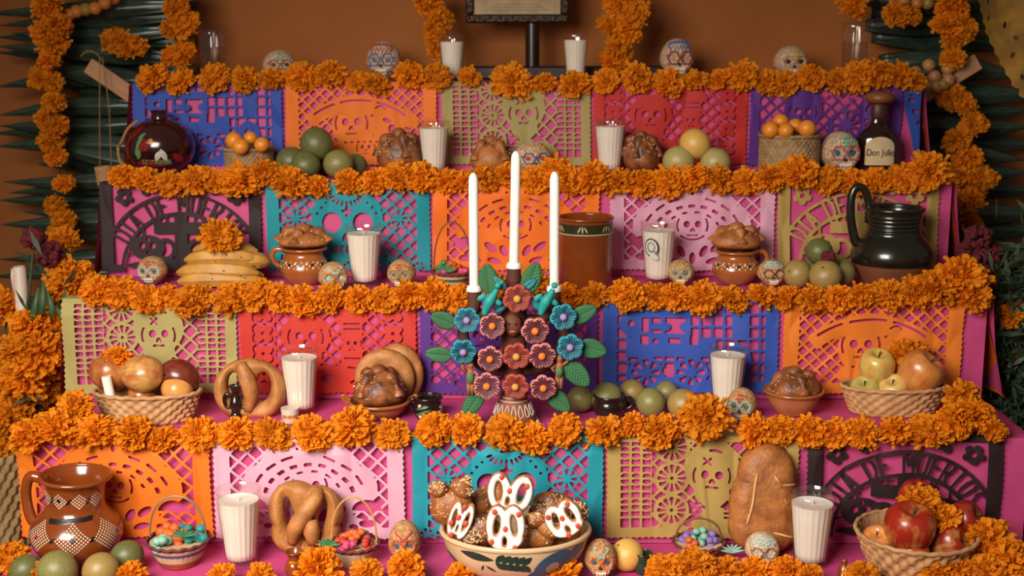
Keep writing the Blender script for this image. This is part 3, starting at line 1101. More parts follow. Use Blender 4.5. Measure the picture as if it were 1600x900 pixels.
# ------------------------------------------------------------------ glass candles
def glass_candle(sh, x0, x1, yt, fr, label, wick=True, fill=.86, water=False):
    loc, w, h = fit(sh, x0, x1, yt, fr)
    root = thing('drinking_glass' if water else 'glass_candle', label, 'glass' if water else 'candle', loc, rz=RND.uniform(-.3, .3), group='white wax candles in ribbed glasses' if not water else None)
    rb, rt = w*.5*(.68 if not water else .92), w*.5
    nfl = 20
    fl = lambda amp: (lambda th, z, i: 1-amp*(0.5+0.5*np.cos(nfl*th)) if z < h*.86 else np.ones_like(th))
    pr = lambda d: [(rb-d+(rt-rb)*t, h*t) for t in np.linspace(0.02, 1, 12)]
    prof = [(1e-4, 0), (rb*.96, 0), (rb, h*.02)]+pr(0)[1:]+[(rt-.0012, h+.0008)]+[(r, z) for r, z in pr(.0022)[::-1] if z > h*.05]+[(1e-4, h*.05)]
    G().lathe(prof, 100, fl(.045)).build('tumbler', GLASS, root, angle=70)
    if water:
        wp = [(1e-4, h*.055)]+[(r, z) for r, z in pr(.003) if h*.06 < z < h*.66]+[(rb+(rt-rb)*.66-.003, h*.66), (1e-4, h*.66)]
        G().lathe(wp, 40).build('water', glass_mat('clear_water', (.92, .86, .78)), root)
        return root
    wp = [(1e-4, h*.055)]+[(r, z) for r, z in pr(.003) if h*.06 < z < h*fill]+[(rb+(rt-rb)*fill-.003, h*fill), (rb*.5, h*(fill-.012)), (1e-4, h*(fill-.02))]
    wx = G().lathe(wp, 100, fl(.035)).build('wax', WAX, root, angle=70)
    if wick:
        G().tube([(0, 0, h*(fill-.02)), (.001, 0, h*(fill+.02)), (-.001, 0, h*(fill+.06))], .0011, 6).build('wick', WICK, wx)
    return root


glass_candle(4, 685, 728, 55, .30, 'glass candle on the top step left of the picture stand', wick=False)
glass_candle(4, 878, 921, 52, .45, 'glass candle on the top step right of the picture stand', wick=False)
glass_candle(4, 311, 353, 46, .45, 'tall water glass at the left end of the top step', water=True)
glass_candle(4, 1314, 1357, 35, .45, 'tall water glass at the right end of the top step', water=True)
glass_candle(3, 652, 704, 188, .62, 'glass candle between the two breads left of the skull')
glass_candle(3, 927, 979, 185, .72, 'glass candle in front of the red sheet on the fourth step')
glass_candle(2, 539, 598, 351, 451, 'glass candle in front of the teal sheet on the third step')
gc_tag = glass_candle(2, 999, 1058, 346, 447, 'glass candle with a round black and white sticker')
glass_candle(1, 437, 500, 544, 652, 'glass candle between the ring bread and the eared clay bowl')
glass_candle(1, 1105, 1167, 540, 648, 'glass candle in front of the blue sheet on the second step')
glass_candle(0, 339, 410, 764, 892, 'tall glass candle between small basket and braided bread')
glass_candle(0, 1231, 1304, 770, 894, 'glass candle left of the basket of red apples')
# the sticker: a bold ring with a tail
_, w_, h_ = fit(2, 999, 1058, 346, 447)
prof_ = [(w_*.5*(.68+.32*t)+.0006, h_*t) for t in np.linspace(0, 1, 12)]
st = thing('sticker_pivot', '', '', (0, 0, 0))
bpy.data.objects.remove(st)
gc_tag.rotation_euler.z = 0
g = patch(prof_, -.52, h_*.62, .0150, .0180)
s1 = g.build('sticker', M('sticker_black', '#2a2624', .4), gc_tag)
g = patch(prof_, -.52, h_*.62, .0125, .0155, lift=.0014)
patch(prof_, -.34, h_*.47, .009, .0055, -.35, lift=.0014, g=g)
g.build('sticker_print', M('sticker_white', '#d8d2c8', .4), s1)
g = patch(prof_, -.52, h_*.62, .0085, .0105, lift=.0020)
patch(prof_, -.27, h_*.54, .0075, .0022, -.9, lift=.0020, g=g)
g.build('sticker_print', M('sticker_grey', '#8d877f', .4), s1)
patch(prof_, -.50, h_*.63, .0055, .0070, lift=.0026).build('sticker_print', MATS['sticker_white'], s1)

# ------------------------------------------------------------------ sugar and amaranth skulls


def skull_deform(V):
    V = V.copy()
    x, y, z = V[:, 0].copy(), V[:, 1].copy(), V[:, 2].copy()
    f = np.clip(-y, 0, 1)                       # towards the face
    jaw = np.clip((-z-.15)/.85, 0, 1)
    x *= 1-.46*jaw**1.1
    y = np.where(y < 0, y*(1-.10*jaw), y*(1-.42*jaw))
    # flatter face, fuller brow, cheek bones
    y = np.where(y < -.72, -.72+(y+.72)*.55, y)
    g = lambda cx, cz, s: np.exp(-((x-cx)**2+(z-cz)**2)/s)
    y += f**.5*(.22*g(-.36, .08, .05)+.22*g(.36, .08, .05)+.16*g(0, -.21, .016))
    y -= f**.5*(.07*g(-.5, -.33, .03)+.07*g(.5, -.33, .03)+.05*g(0, .38, .15)+.07*g(0, -.62, .08))
    z = np.where(z < -.86, -.86+(z+.86)*.4, z)
    return np.stack([x*.92, y*1.0, z], 1)


def skull_surf(x, z):
    """front point of the unit skull at a face position"""
    y = -math.sqrt(max(.02, 1-x*x-z*z))
    return skull_deform(np.array([[x, y, z]]))[0]


SK_BALLG = G().ball((0, 0, 0), 1, 48, 36, skull_deform)


def skull(sh, x0, x1, yt, fr, label, base, ring, orn, eye, mouth, rz=0.0, style=0, teethc=None, z=None, rx=0.0):
    loc, w, h = fit(sh, x0, x1, yt, fr, z=z)
    k = h/1.92
    kx = w/1.84
    root = thing('sugar_skull', label, 'skull', loc, rz=rz, group='sugar skulls on the altar', rx=rx)
    S = np.array([kx, (k+kx)*.5, k])
    T = lambda p: np.asarray(p)*S+np.array([0, 0, k*.92])
    bm = M('skull_'+base, base, .85, tuple(c*q for c, q in zip(lin(base), (.62, .50, .40))), 170, bump=1.0, bscale=330, detail=4, contrast=(.38, .62))
    g = G()
    g.v, g.f, g.m, g.n = [T(SK_BALLG.v[0])], list(SK_BALLG.f), list(SK_BALLG.m), SK_BALLG.n
    body = g.build('cranium', bm, root, angle=None)
    mr, mo, me, mm = [M('icing_'+c, c, .5, tuple(q*.8 for q in lin(c)), 200) for c in (ring, orn, eye, mouth)]
    rr = .030
    for sx in (-1, 1):
        pts = []
        for a in np.arange(26)/26*2*PI:
            rad = .30+.032*math.cos(6*a)
            p = skull_surf(sx*.37+rad*math.cos(a), .09+rad*1.02*math.sin(a))
            pts.append(T(p+np.array([0, -.012, 0])))
        G().tube(pts, k*.045, 6, closed=True).build('eye_ring', mr, root)
        c = T(skull_surf(sx*.37, .09))
        G().ball(c, (kx*.235, k*.085, k*.235), 14, 8).build('eye', me, root)
    nz = G()
    for sx in (-1, 1):
        c = T(skull_surf(sx*.06, -.21))
        nz.ball(c, (kx*.09, k*.07, k*.13), 10, 7, rot=rotm('Y', sx*18))
    nz.build('nose', M('icing_dark', '#2a2522', .5), root)
    tt = G()
    for i in range(-3, 4):
        for j in (0, 1):
            x = i*.105
            c = T(skull_surf(x, -.45-.15*j+.03*abs(i)*.3)+np.array([0, -.01, 0]))
            tt.ball(c, (kx*.056, k*.055, k*.078), 8, 6)
    tt.build('teeth', M('icing_'+(teethc or base)+'t', teethc or '#efe2c8', .5), root)
    G().tube([T(skull_surf(x, -.52-.05*math.cos(x*3)+.03*math.cos(x*30))+np.array([0, -.022, 0])) for x in np.linspace(-.42, .42, 22)], k*.034, 6).build('mouth_icing', mm, root)
    o = G()
    if style == 0:      # flower on the forehead and a crest of dots
        c0 = T(skull_surf(0, .56)+np.array([0, -.01, 0]))
        o.ball(c0, k*.06, 8, 6)
        for a in np.arange(6)/6*2*PI:
            o.ball(T(skull_surf(.16*math.cos(a), .56+.16*math.sin(a))+np.array([0, -.01, 0])), k*.062, 8, 6)
        for x in np.linspace(-.62, .62, 9):
            o.ball(T(skull_surf(x, .76-.55*x*x)+np.array([0, -.01, 0])), k*.05, 8, 6)
    elif style == 1:    # zigzag cap
        o.tube([T(skull_surf(x, .56+.10*(-1)**i)+np.array([0, -.01, 0])) for i, x in enumerate(np.linspace(-.62, .62, 13))], k*.042, 6)
        for x in np.linspace(-.5, .5, 6):
            o.ball(T(skull_surf(x, .82-.3*x*x)), k*.09, 8, 6)
    elif style == 2:    # curls
        for sx in (-1, 1):
            o.tube([T(skull_surf(sx*(.08+.30*t*math.cos(4.5*t)**2+.22*t), .34+.46*t)+np.array([0, -.012, 0])) for t in np.linspace(0, 1, 14)], k*.046, 6)
            o.tube([T(skull_surf(sx*(.62+.10*math.sin(6*t)), .30-.75*t)+np.array([0, -.012, 0])) for t in np.linspace(0, 1, 12)], k*.036, 6)
        o.ball(T(skull_surf(0, .42)), k*.08, 8, 6)
    else:               # frosted cap and red dots
        o.tube([T(skull_surf(x, .60+.05*math.cos(x*16))+np.array([0, -.01, 0])) for x in np.linspace(-.70, .70, 26)], k*.055, 6)
        o.tube([T(skull_surf(x, .74+.03*math.cos(x*16))+np.array([0, -.01, 0])) for x in np.linspace(-.58, .58, 22)], k*.060, 6)
        o.tube([T(skull_surf(x, .86)) for x in np.linspace(-.42, .42, 12)], k*.065, 6)
    o.build('forehead_icing', mo, root)
    dd = G()
    for (x, z2) in ((-.72, .2), (.72, .2), (-.68, -.2), (.68, -.2), (-.5, -.45), (.5, -.45), (0, .18), (-.15, .28), (.15, .28), (-.33, -.82), (.33, -.82), (0, -.84)):
        if x*x+z2*z2 < .95:
            dd.ball(T(skull_surf(x, z2)+np.array([0, -.005, 0])), k*.058, 8, 6)
    dd.build('dot_icing', mr if style != 3 else M('icing_red', '#c2452f', .5), root)
    return root


CREAM, AMAR, BONE = '#d9b99a', '#c99a68', '#e2c9a6'
skull(4, 411, 462, 78, .8, 'sugar skull at the left of the top step with green forehead', CREAM, '#9c5a50', '#4aa890', '#2a2624', '#9c5a50', .25, 0)
skull(4, 573, 627, 64, .9, 'sugar skull with jagged black mouth on the top step', CREAM, '#5a6f92', '#a3392c', '#3c5360', '#1c1816', -.1, 1)
skull(4, 1031, 1084, 60, .9, 'sugar skull with turquoise mouth just right of the framed picture', CREAM, '#8a3a34', '#3a62a0', '#b8876a', '#3fae9a', .1, 1)
skull(4, 1209, 1261, 71, .9, 'sugar skull with turquoise mouth near the right water glass', CREAM, '#b98a5c', '#c8a04a', '#2a2624', '#3fae9a', .15, 0)
skull(3, 803, 862, 221, .62, 'sugar skull with red eyes behind the tallest candle', CREAM, '#5c5c80', '#b8862c', '#a83c28', '#3fae9a', .2, 1)
skull(3, 1280, 1343, 205, .62, 'sugar skull with blue eyes beside the tequila bottle', CREAM, '#a86a5a', '#3fae9a', '#33627a', '#b03a28', .15, 0)
skull(2, 215, 262, 400, 447, 'small skull left of the banana bunch', AMAR, '#a8c8c4', '#a8483a', '#3a4a4c', '#5a5a5c', -.1, 0)
skull(2, 497, 545, 409, 459, 'small skull with pale blue curls beside the lidded clay pot', AMAR, '#b8743c', '#9cd0cc', '#8fd0cc', '#b03828', .3, 2)
skull(2, 605, 650, 405, 453, 'small skull with red forehead right of the glass candle', AMAR, '#8f8254', '#a83a2a', '#54605a', '#8f8254', -.1, 0)
skull(2, 1042, 1085, 405, 448, 'small skull with grey-green eyes beside the sticker glass', AMAR, '#8fae98', '#b89a5c', '#4c6468', '#b8743c', -.1, 2)
skull(2, 1183, 1228, 405, 450, 'small skull with frosted pale cap beside the right clay pot', AMAR, '#3c3a38', '#a9bfc0', '#c89a68', '#a89678', .05, 3)
skull(1, 1136, 1183, 606, 662, 'skull with mint eye rings in front of the blue sheet', AMAR, '#98ccc2', '#b8402e', '#545c60', '#8c7a66', -.35, 0)
skull(0, 607, 658, 814, 886, 'skull with red forehead behind a tiny clay jug', AMAR, '#bf5c40', '#bf4a34', '#4c565c', '#c8a078', .0, 2)
skull(0, 913, 963, 843, 908, 'skull with orange eye rings beside the painted bowl', AMAR, '#cf7038', '#8fb8ac', '#4a565a', '#a83a2c', .0, 2)
skull(0, 1164, 1217, 832, 889, 'skull with frosted cap in front of the large flat loaf', BONE, '#8a8078', '#a9c4c4', '#cfae8c', '#b0543c', -.05, 3)

# ------------------------------------------------------------------ fruit
CIT = {
    'green': M('green_citrus_peel', '#6b6c3c', .38, '#55582f', 9, bump=.12, bscale=260),
    'olive': M('olive_citrus_peel', '#8a8148', .38, '#74703e', 9, bump=.12, bscale=260),
    'amber': M('amber_citrus_peel', '#a8864a', .36, '#8a7840', 9, bump=.12, bscale=260),
    'yellow': M('yellow_citrus_peel', '#dcae55', .36, '#c79d4c', 9, bump=.12, bscale=260),
    'pale': M('pale_citrus_peel', '#b0a062', .36, '#9c9152', 9, bump=.12, bscale=260),
    'orange': M('small_orange_peel', '#e8902a', .36, '#d67e1e', 9, bump=.12, bscale=260),
}
NAVEL = M('fruit_navel', '#4a3a1c', .8)


def round_mesh(key, n=24):
    g = G().ball((0, 0, 0), 1, n, 16, lambda V: V*np.array([1, 1, .95])*(1-.05*np.exp(-((V[:, 0]**2+V[:, 1]**2)/.03)))[:, None])
    return g.mesh('citrus', CIT[key], angle=None)


RMESH = {k: round_mesh(k) for k in CIT}
NAVM = G().ball((0, 0, .9), (.08, .08, .05), 8, 6).mesh('navel', NAVEL)


def citrus(p, r, key, label, group, name='citrus_fruit'):
    root = link(name, RMESH[key])
    root.location = p
    root.scale = (r, r, r)
    root.rotation_euler = (RND.uniform(-1.2, .9), RND.uniform(-.9, .9), RND.uniform(0, 6))
    tag(root, label, 'citrus', group)
    link('navel', NAVM, root)
    return root


def citrus_at(sh, px, py, d, fr, key, label, group, z=None, name='citrus_fruit'):
    Y = YF[sh]+fr*D
    p = at_y(px, py, Y)
    r = d*.5*Y/FPX
    if z == 'rest':
        p.z = ZT[sh]+.003+r*.96
    return citrus(p, r, key, label, group, name)


g1 = 'green citrus heap beside the orange sheet'
citrus_at(3, 495, 225, 54, .45, 'green', 'green citrus on top of the heap in front of the orange sheet', g1)
citrus_at(3, 455, 258, 48, .55, 'green', 'green citrus at the far left of the heap', g1, 'rest')
citrus_at(3, 478, 262, 46, .28, 'green', 'green citrus low in front of the heap beside the marigolds', g1, 'rest')
citrus_at(3, 529, 261, 48, .32, 'olive', 'yellowish green citrus in the right front of the heap', g1, 'rest')
citrus_at(3, 556, 258, 36, .55, 'green', 'small green citrus at the right end of the heap', g1, 'rest')
citrus_at(3, 505, 258, 40, .66, 'green', 'green citrus in the shade under the heap', g1, 'rest')
g1 = 'three yellow citrus by the red sheet'
citrus_at(3, 1086, 225, 50, .46, 'yellow', 'yellow citrus balanced on two others before the red sheet', g1)
citrus_at(3, 1060, 252, 50, .42, 'pale', 'pale green citrus at the left under the balanced yellow one', g1, 'rest')
citrus_at(3, 1118, 252, 48, .42, 'pale', 'pale citrus at the right under the balanced yellow one', g1, 'rest')
g1 = 'citrus heap left of the green jug'
citrus_at(2, 1280, 393, 44, .52, 'green', 'green citrus on top of the heap beside the green jug', g1)
citrus_at(2, 1246, 420, 46, .46, 'amber', 'amber citrus at the left of the heap by the green jug', g1, 'rest')
citrus_at(2, 1290, 428, 52, .30, 'amber', 'amber citrus in front of the heap by the green jug', g1, 'rest')
citrus_at(2, 1314, 422, 46, .50, 'olive', 'olive citrus at the right of the heap by the green jug', g1, 'rest')
citrus_at(2, 1272, 412, 40, .76, 'green', 'shaded green citrus at the back of the heap by the jug', g1, 'rest')
g1 = 'limes in front of the blue sheet'
for a in ((907, 618, 44, .62, 'olive', 'olive lime half hidden by the candelabra leaf'), (948, 614, 52, .60, 'olive', 'lime right behind the black mug'),
          (988, 608, 44, .80, 'amber', 'amber lime at the back above the black mug handle'), (1017, 624, 50, .48, 'olive', 'olive lime in the middle of the front row'),
          (1042, 608, 40, .82, 'olive', 'lime at the back between two front limes'), (1068, 628, 54, .40, 'amber', 'amber lime at the right end of the row')):
    citrus_at(1, a[0], a[1], a[2], a[3], a[4], a[5], g1, 'rest')
g1 = 'citrus in front of the large brown jug'
for a in ((40, 886, 54, .24, 'green', 'green citrus at the far left before the brown jug'), (90, 890, 68, .18, 'olive', 'largest olive citrus before the brown jug'),
          (157, 886, 62, .20, 'amber', 'amber citrus before the brown jug'), (198, 862, 56, .46, 'green', 'green citrus right of the brown jug')):
    citrus_at(0, a[0], a[1], a[2], a[3], a[4], a[5], g1, 'rest')
citrus_at(0, 980, 857, 56, .5, 'yellow', 'single yellow citrus between skull and tiny green mug', None, 'rest')


APPLE = {}


def apple_mat(key, c1, c2, split):
    if key in APPLE:
        return APPLE[key]
    m = bpy.data.materials.new('apple_'+key)
    m.use_nodes = True
    N, L = m.node_tree.nodes, m.node_tree.links
    b = N['Principled BSDF']
    tc = N.new('ShaderNodeTexCoord')
    sp = N.new('ShaderNodeSeparateXYZ')
    L.new(tc.outputs['Object'], sp.inputs[0])
    mp = N.new('ShaderNodeMapping')
    mp.inputs['Scale'].default_value = (9, 9, 1.2)
    L.new(tc.outputs['Object'], mp.inputs[0])
    nz = N.new('ShaderNodeTexNoise')
    nz.inputs['Scale'].default_value = 1.0
    nz.inputs['Detail'].default_value = 4
    L.new(mp.outputs[0], nz.inputs[0])
    nz2 = N.new('ShaderNodeTexNoise')
    nz2.inputs['Scale'].default_value = 1.3
    L.new(tc.outputs['Object'], nz2.inputs[0])
    ad = N.new('ShaderNodeMath')
    ad.inputs[1].default_value = 0.5
    ad.operation = 'MULTIPLY'
    L.new(nz.outputs[0], ad.inputs[0])
    ad2 = N.new('ShaderNodeMath')
    L.new(ad.outputs[0], ad2.inputs[0])
    L.new(nz2.outputs[0], ad2.inputs[1])
    rp = N.new('ShaderNodeValToRGB')
    rp.color_ramp.elements[0].position = split-.2
    rp.color_ramp.elements[1].position = split+.2
    rp.color_ramp.elements[0].color = (*lin(c1), 1)
    rp.color_ramp.elements[1].color = (*lin(c2), 1)
    L.new(ad2.outputs[0], rp.inputs[0])
    L.new(rp.outputs[0], b.inputs['Base Color'])
    b.inputs['Roughness'].default_value = .3
    b.inputs['Coat Weight'].default_value = .2
    APPLE[key] = m
    return m


APROF = smooth_prof([(.02, .62), (.12, .66), (.35, .86), (.62, .92), (.92, .62), (1.0, .15), (.9, -.4), (.62, -.82), (.35, -.92), (.15, -.84), (.02, -.78)])


def apple(p, r, key, cols, label, group, rot=(0, 0, 0), name='apple', sq=(1, 1, 1)):
    pf = APROF if name == 'apple' else [(max(.004, math.sin(a)), .96*math.cos(a)) for a in np.linspace(0, PI, 18)]
    g = G().lathe(pf[::-1], 26, lambda th, z, i: 1+.02*np.cos(5*th+.5))
    g.v = [v*np.array(sq) for v in g.v]
    root = g.build(name, apple_mat(key, *cols), angle=None)
    root.location = p
    root.scale = (r, r, r)
    root.rotation_euler = rot
    tag(root, label, 'fruit', group)
    G().tube([(0, 0, .6*sq[2]), (.03, 0, .85*sq[2]), (.08, 0, 1.02*sq[2])], .05, 6).build('stalk', STALK, root)
    return root


# ------------------------------------------------------------------ woven baskets
def woven(w, h, flare=.78, rows=7, plait=26, t=.004, amp=.055, sy=1.0):
    R, r0 = w/2, w/2*flare
    n = plait*6
    prof = [(r0+(R-r0)*(q**.75), h*q) for q in np.linspace(0, 1, rows*6+1)]

    def rf(th, z, i):
        row = z/h*rows
        k = np.floor(row)
        vert = np.abs(np.sin(PI*row))**.5
        return 1+amp*vert*np.sign(np.sin(plait*th+PI*k))*np.abs(np.sin(plait*th+PI*k))**.5-amp*.4
    g = G().lathe([(1e-4, .001)]+prof, n, rf, sy=sy)
    inn = [(r-t-.002, max(z, t)) for r, z in prof[::6]]
    g.lathe(inn[::-1]+[(1e-4, t)], 48, sy=sy)
    return g, prof


def fruit_basket(sh, x0, x1, yr, fr, label, rows=6, plait=24, mat=None, name='woven_basket', flare=.78, amp=.055, sy=1.0):
    loc, w, h = fit(sh, x0, x1, yr, fr, dep=.36*sy)
    root = thing(name, label, 'basket', loc)
    g, prof = woven(w, h, flare, rows, plait, amp=amp, sy=sy)
    g.build('woven_wall', mat or STRAW, root, angle=None)
    R = w/2
    rim = G().tube([(R*math.sin(a), -R*sy*math.cos(a), h+.001*math.sin(a*23)) for a in np.arange(80)/80*2*PI], .0038, 8, closed=True)
    rim.build('rim', mat or STRAW, root)
    return loc, w, h


# mangoes and guava basket (second step, left)
loc, w, h = fruit_basket(1, 149, 314, 611, 664, 'oval woven basket holding mangoes on the second step', sy=.52)
mango = (('#8e3c20', '#b8783c', .72), ('#9c4222', '#cf9c54', .66), ('#5e2016', '#8a3e22', .78))


def fr_at(sh, px, py, fr): return at_y(px, py, YF[sh]+fr*D)


def bk(px, py, dy): return at_y(px, py, loc.y+dy)



MP = 1/FPX*2.12
apple(bk(172, 582, 0.004), 34*MP, 'mango1', mango[0], 'reddish mango at the left of the woven basket', 'fruit in the mango basket', (.3, .2, 0), 'mango', (1, .85, .95))
apple(bk(223, 584, -0.01), 38*MP, 'mango2', mango[1], 'largest blushed mango in the middle of the basket', 'fruit in the mango basket', (.5, 1.4, .2), 'mango', (.82, .85, 1.0))
apple(bk(280, 588, 0.01), 36*MP, 'mango3', mango[2], 'dark red mango at the right of the woven basket', 'fruit in the mango basket', (.2, 1.9, .2), 'mango', (.8, .8, 1.0))
apple(bk(277, 608, -0.006), 26*MP, 'guava', ('#c9803c', '#d99a50', .7), 'small tan fruit at the right front of the mango basket', 'fruit in the mango basket', (.4, .2, 0), 'guava')
apple(bk(222, 618, 0.0), 24*MP, 'mango1', mango[0], 'mango mostly sunk below the basket rim', 'fruit in the mango basket', (.3, 1.2, 0), 'mango')
p0, p1 = bk(166, 588, -0.03), bk(173, 622, -0.03)
g = G().tube([p1-p1, (p0-p1)*.5, (p0-p1)], 8*MP, 14)
o = g.build('candle_stub', WAX, loc=p1)
tag(o, 'short white candle stub leaning in the mango basket', 'candle')

# yellow apples basket (second step, right)
loc, w, h = fruit_basket(1, 1314, 1475, 602, 652, 'shallow woven basket with yellow apples on the second step', rows=6, plait=22, sy=.52)
YA = ('#c9a24c', '#cf8a42', .80)
apple(bk(1370, 573, 0.008), 30*MP, 'yellow', ('#d0b45c', '#c88a44', .78), 'yellow apple with its stalk up in the shallow basket', 'fruit in the yellow apple basket', (.35, 0, 0))
apple(bk(1436, 584, -0.004), 38*MP, 'blush', ('#b8622c', '#cf8c44', .72), 'large blushed apple at the right of the shallow basket', 'fruit in the yellow apple basket', (.4, .5, .3))
apple(bk(1396, 610, -0.01), 26*MP, 'yellow2', ('#d8b86c', '#cc9450', .8), 'small pale apple in front within the shallow basket', 'fruit in the yellow apple basket', (.5, -.3, 0))
apple(bk(1352, 612, 0.0), 26*MP, 'yellow3', ('#c4b060', '#a89a4c', .7), 'greenish fruit at the left within the shallow basket', 'fruit in the yellow apple basket', (.5, -.3, 0))
apple(bk(1425, 614, 0.0), 24*MP, 'yellow3', ('#c4b060', '#a89a4c', .7), 'greenish fruit sunk at the right of the shallow basket', 'fruit in the yellow apple basket', (.5, .3, 0))

# red apples basket (bottom step)
MP = 1/FPX*1.93
loc, w, h = fruit_basket(0, 1338, 1522, 830, 906, 'round woven basket heaped with red apples on the bottom step', rows=5, plait=22, flare=.72)
RA = ('#8e1f14', '#b8502c', .84)
apple(bk(1421, 826, -0.02), 43*MP, 'red1', ('#982616', '#c07a3c', .90), 'biggest red apple in front of the basket heap', 'red apples in the basket', (.25, -.1, .6))
apple(bk(1432, 782, 0.045), 34*MP, 'red2', RA, 'red apple at the back top of the heap', 'red apples in the basket', (.2, .2, 0))
apple(bk(1505, 812, 0.02), 32*MP, 'red3', ('#7e1c12', '#9c3a20', .8), 'dark red apple at the right of the heap', 'red apples in the basket', (.5, .9, 0))
apple(bk(1480, 848, -0.01), 34*MP, 'red4', ('#8e2416', '#bf8648', .84), 'red apple showing its yellow stalk end at the right', 'red apples in the basket', (.9, .9, .4))
apple(bk(1371, 846, 0.0), 26*MP, 'peach', ('#c86a38', '#dc9c54', .7), 'small peach coloured fruit at the left of the apples', 'red apples in the basket', (.5, -.3, 0))
apple(bk(1424, 866, -0.03), 28*MP, 'red5', ('#a83a20', '#b8502c', .8), 'red apple under the biggest one at the rim', 'red apples in the basket', (.2, .1, 0))

# small round woven baskets with kumquats (fourth step)
loc, w, h = fruit_basket(3, 351, 428, 232, .62, 'small greyish woven basket of kumquats beside the round jug', rows=9, plait=30, mat=STRAW_D, flare=.98, amp=.02)
for a in ((366, 220, 28, .45, 'kumquat at the top left of the small basket'), (391, 216, 22, .55, 'kumquat at the top of the small basket'), (376, 229, 26, .34, 'kumquat in front of the small basket'),
          (409, 226, 24, .42, 'kumquat at the right of the small basket')):
    citrus_at(3, a[0], a[1], a[2], a[3], 'orange', a[4], 'kumquats in the left woven basket', name='kumquat')
loc, w, h = fruit_basket(3, 1186, 1280, 211, .60, 'taller grey woven basket of kumquats left of the skull', rows=11, plait=34, mat=STRAW_D, flare=1.0, amp=.02)
for a in ((1204, 203, 26, .40, 'kumquat at the left rim of the taller basket'), (1220, 189, 24, .52, 'kumquat at the very top of the taller basket'), (1228, 204, 24, .36, 'kumquat in the front middle of the taller basket'),
          (1243, 197, 24, .50, 'kumquat behind in the taller basket'), (1261, 201, 28, .40, 'kumquat at the right rim of the taller basket')):
    citrus_at(3, a[0], a[1], a[2], a[3], 'orange', a[4], 'kumquats in the right woven basket', name='kumquat')

# ------------------------------------------------------------------ bananas
BAN = M('banana_peel', '#c99440', .5, '#a8762c', 30, bump=.1, detail=6)
BANS = M('banana_spots', '#4a2c10', .7)
loc, w, h = fit(2, 272, 412, 378, .62)
root = thing('banana_bunch', 'bunch of ripe bananas stacked before the black sheet', 'bananas', loc)


def banana(cx, cz, cy, L, r, bend, rz, nm='banana'):
    pts, rr = [], []
    for t in np.linspace(-1, 1, 17):
        pts.append((cx+t*L*math.cos(rz), cy+t*L*math.sin(rz)-.012*(1-t*t), cz+bend*(t*t)*-1))
        rr.append(r*max(.16, (1-abs(t)**4*.82)))
    g = G().tube(pts, rr, 7)
    b = g.build(nm, BAN, root, angle=35)
    sp = G()
    for t in np.linspace(-.5, .6, 4):
        sp.ball((cx+t*L*math.cos(rz)+RND.uniform(-.006, .006), cy+t*L*math.sin(rz)-.012*(1-t*t)-r*.97, cz-bend*t*t+RND.uniform(-.5, .5)*r), (RND.uniform(.001, .004), .0006, .0012), 6, 5)
    sp.ball(pts[0], r*.2, 6, 5)
    sp.build('spots', BANS, b)['kind'] = 'stuff'


for i, (px, py, hw, rr, fr) in enumerate(((345, 440, 68, 14, .50), (340, 421, 66, 16, .52), (348, 400, 60, 15, .56), (352, 386, 52, 12, .66), (390, 405, 32, 14, .62), (350, 425, 64, 15, .66), (345, 442, 62, 14, .60))):
    p = fr_at(2, px, py, fr)-loc
    mp = (YF[2]+fr*D)/FPX
    banana(p.x, max(p.z, rr*mp+.001), p.y, hw*mp, rr*mp, .007, .06*(-1)**i)

# ------------------------------------------------------------------ breads


def bread_ball(V, seed, amp=.1, fr=3.0):
    return V*(1+amp*sn(V, fr, seed))[:, None]


def sesame(g, pts, size, seed):
    rs = np.random.RandomState(seed)
    for p in pts:
        a = rs.rand()*3.14
        g.ball(p, (size*.5, size*.3, size), 5, 4, rot=rotm('Y', math.degrees(a)))
    return g


def pan_de_muerto(loc, w, h, label, mat=None, grain=40, seed=1, rz=0.0, rx=0.0, depth=None, name='sweet_bread', bones=True):
    mat = mat or CRUST_D
    dp = depth or w*.8
    root = thing(name, label, 'bread', loc, rz=rz, rx=rx, group='sweet breads on the altar')
    dome = lambda V: np.stack([V[:, 0], V[:, 1], np.where(V[:, 2] < 0, V[:, 2]*.55, V[:, 2])], 1)*(1+.06*sn(V, 3.0, seed))[:, None]
    zc = h*.36
    G().ball((0, 0, zc), (w/2, dp/2, h*.56), 32, 20, dome).build('loaf', mat, root, angle=None)
    S = lambda a, el_: np.array([w/2*math.cos(el_)*math.sin(a), -dp/2*math.cos(el_)*math.cos(a), zc+h*.56*math.sin(el_)])
    if bones:
        for k in range(4):
            a = k*PI/2+.5+seed
            pts = [S(a, e)*np.array([1.0, 1.0, 1.0]) for e in np.linspace(.12, 1.3, 9)]
            rr = [w*.085*(1+.45*math.cos(t*9.4)) for t in np.linspace(0, 1, 9)]
            G().tube(pts, rr, 8).build('bone_strip', mat, root, angle=None)
        G().ball((0, 0, zc+h*.56), (w*.16, w*.16, w*.13), 14, 10).build('knob', mat, root, angle=None)
    if grain:
        rs = np.random.RandomState(seed)
        pts = [S(rs.uniform(-1.7, 1.7), rs.uniform(.05, 1.35))*1.012 for _ in range(grain)]
        sesame(G(), pts, .0016, seed).build('sesame', SUGAR, root)
    return root


loc, w, h = fit(3, 588, 660, 203, .66)
pan_de_muerto(loc, w, h, 'round sugared bread left of the glass candle', CRUST_D, 60, 3, depth=.085)
loc, w, h = fit(3, 733, 800, 215, .66)
pan_de_muerto(loc, w, h, 'knotted bread beside the skull with red eyes', CRUST, 40, 5, depth=.085)
loc, w, h = fit(3, 972, 1032, 206, .66)
pan_de_muerto(loc, w, h, 'dark bread right of the glass candle by the red sheet', CRUST_D, 40, 7, depth=.085)


def lean(sh, px, yb, fr_top=None): return None


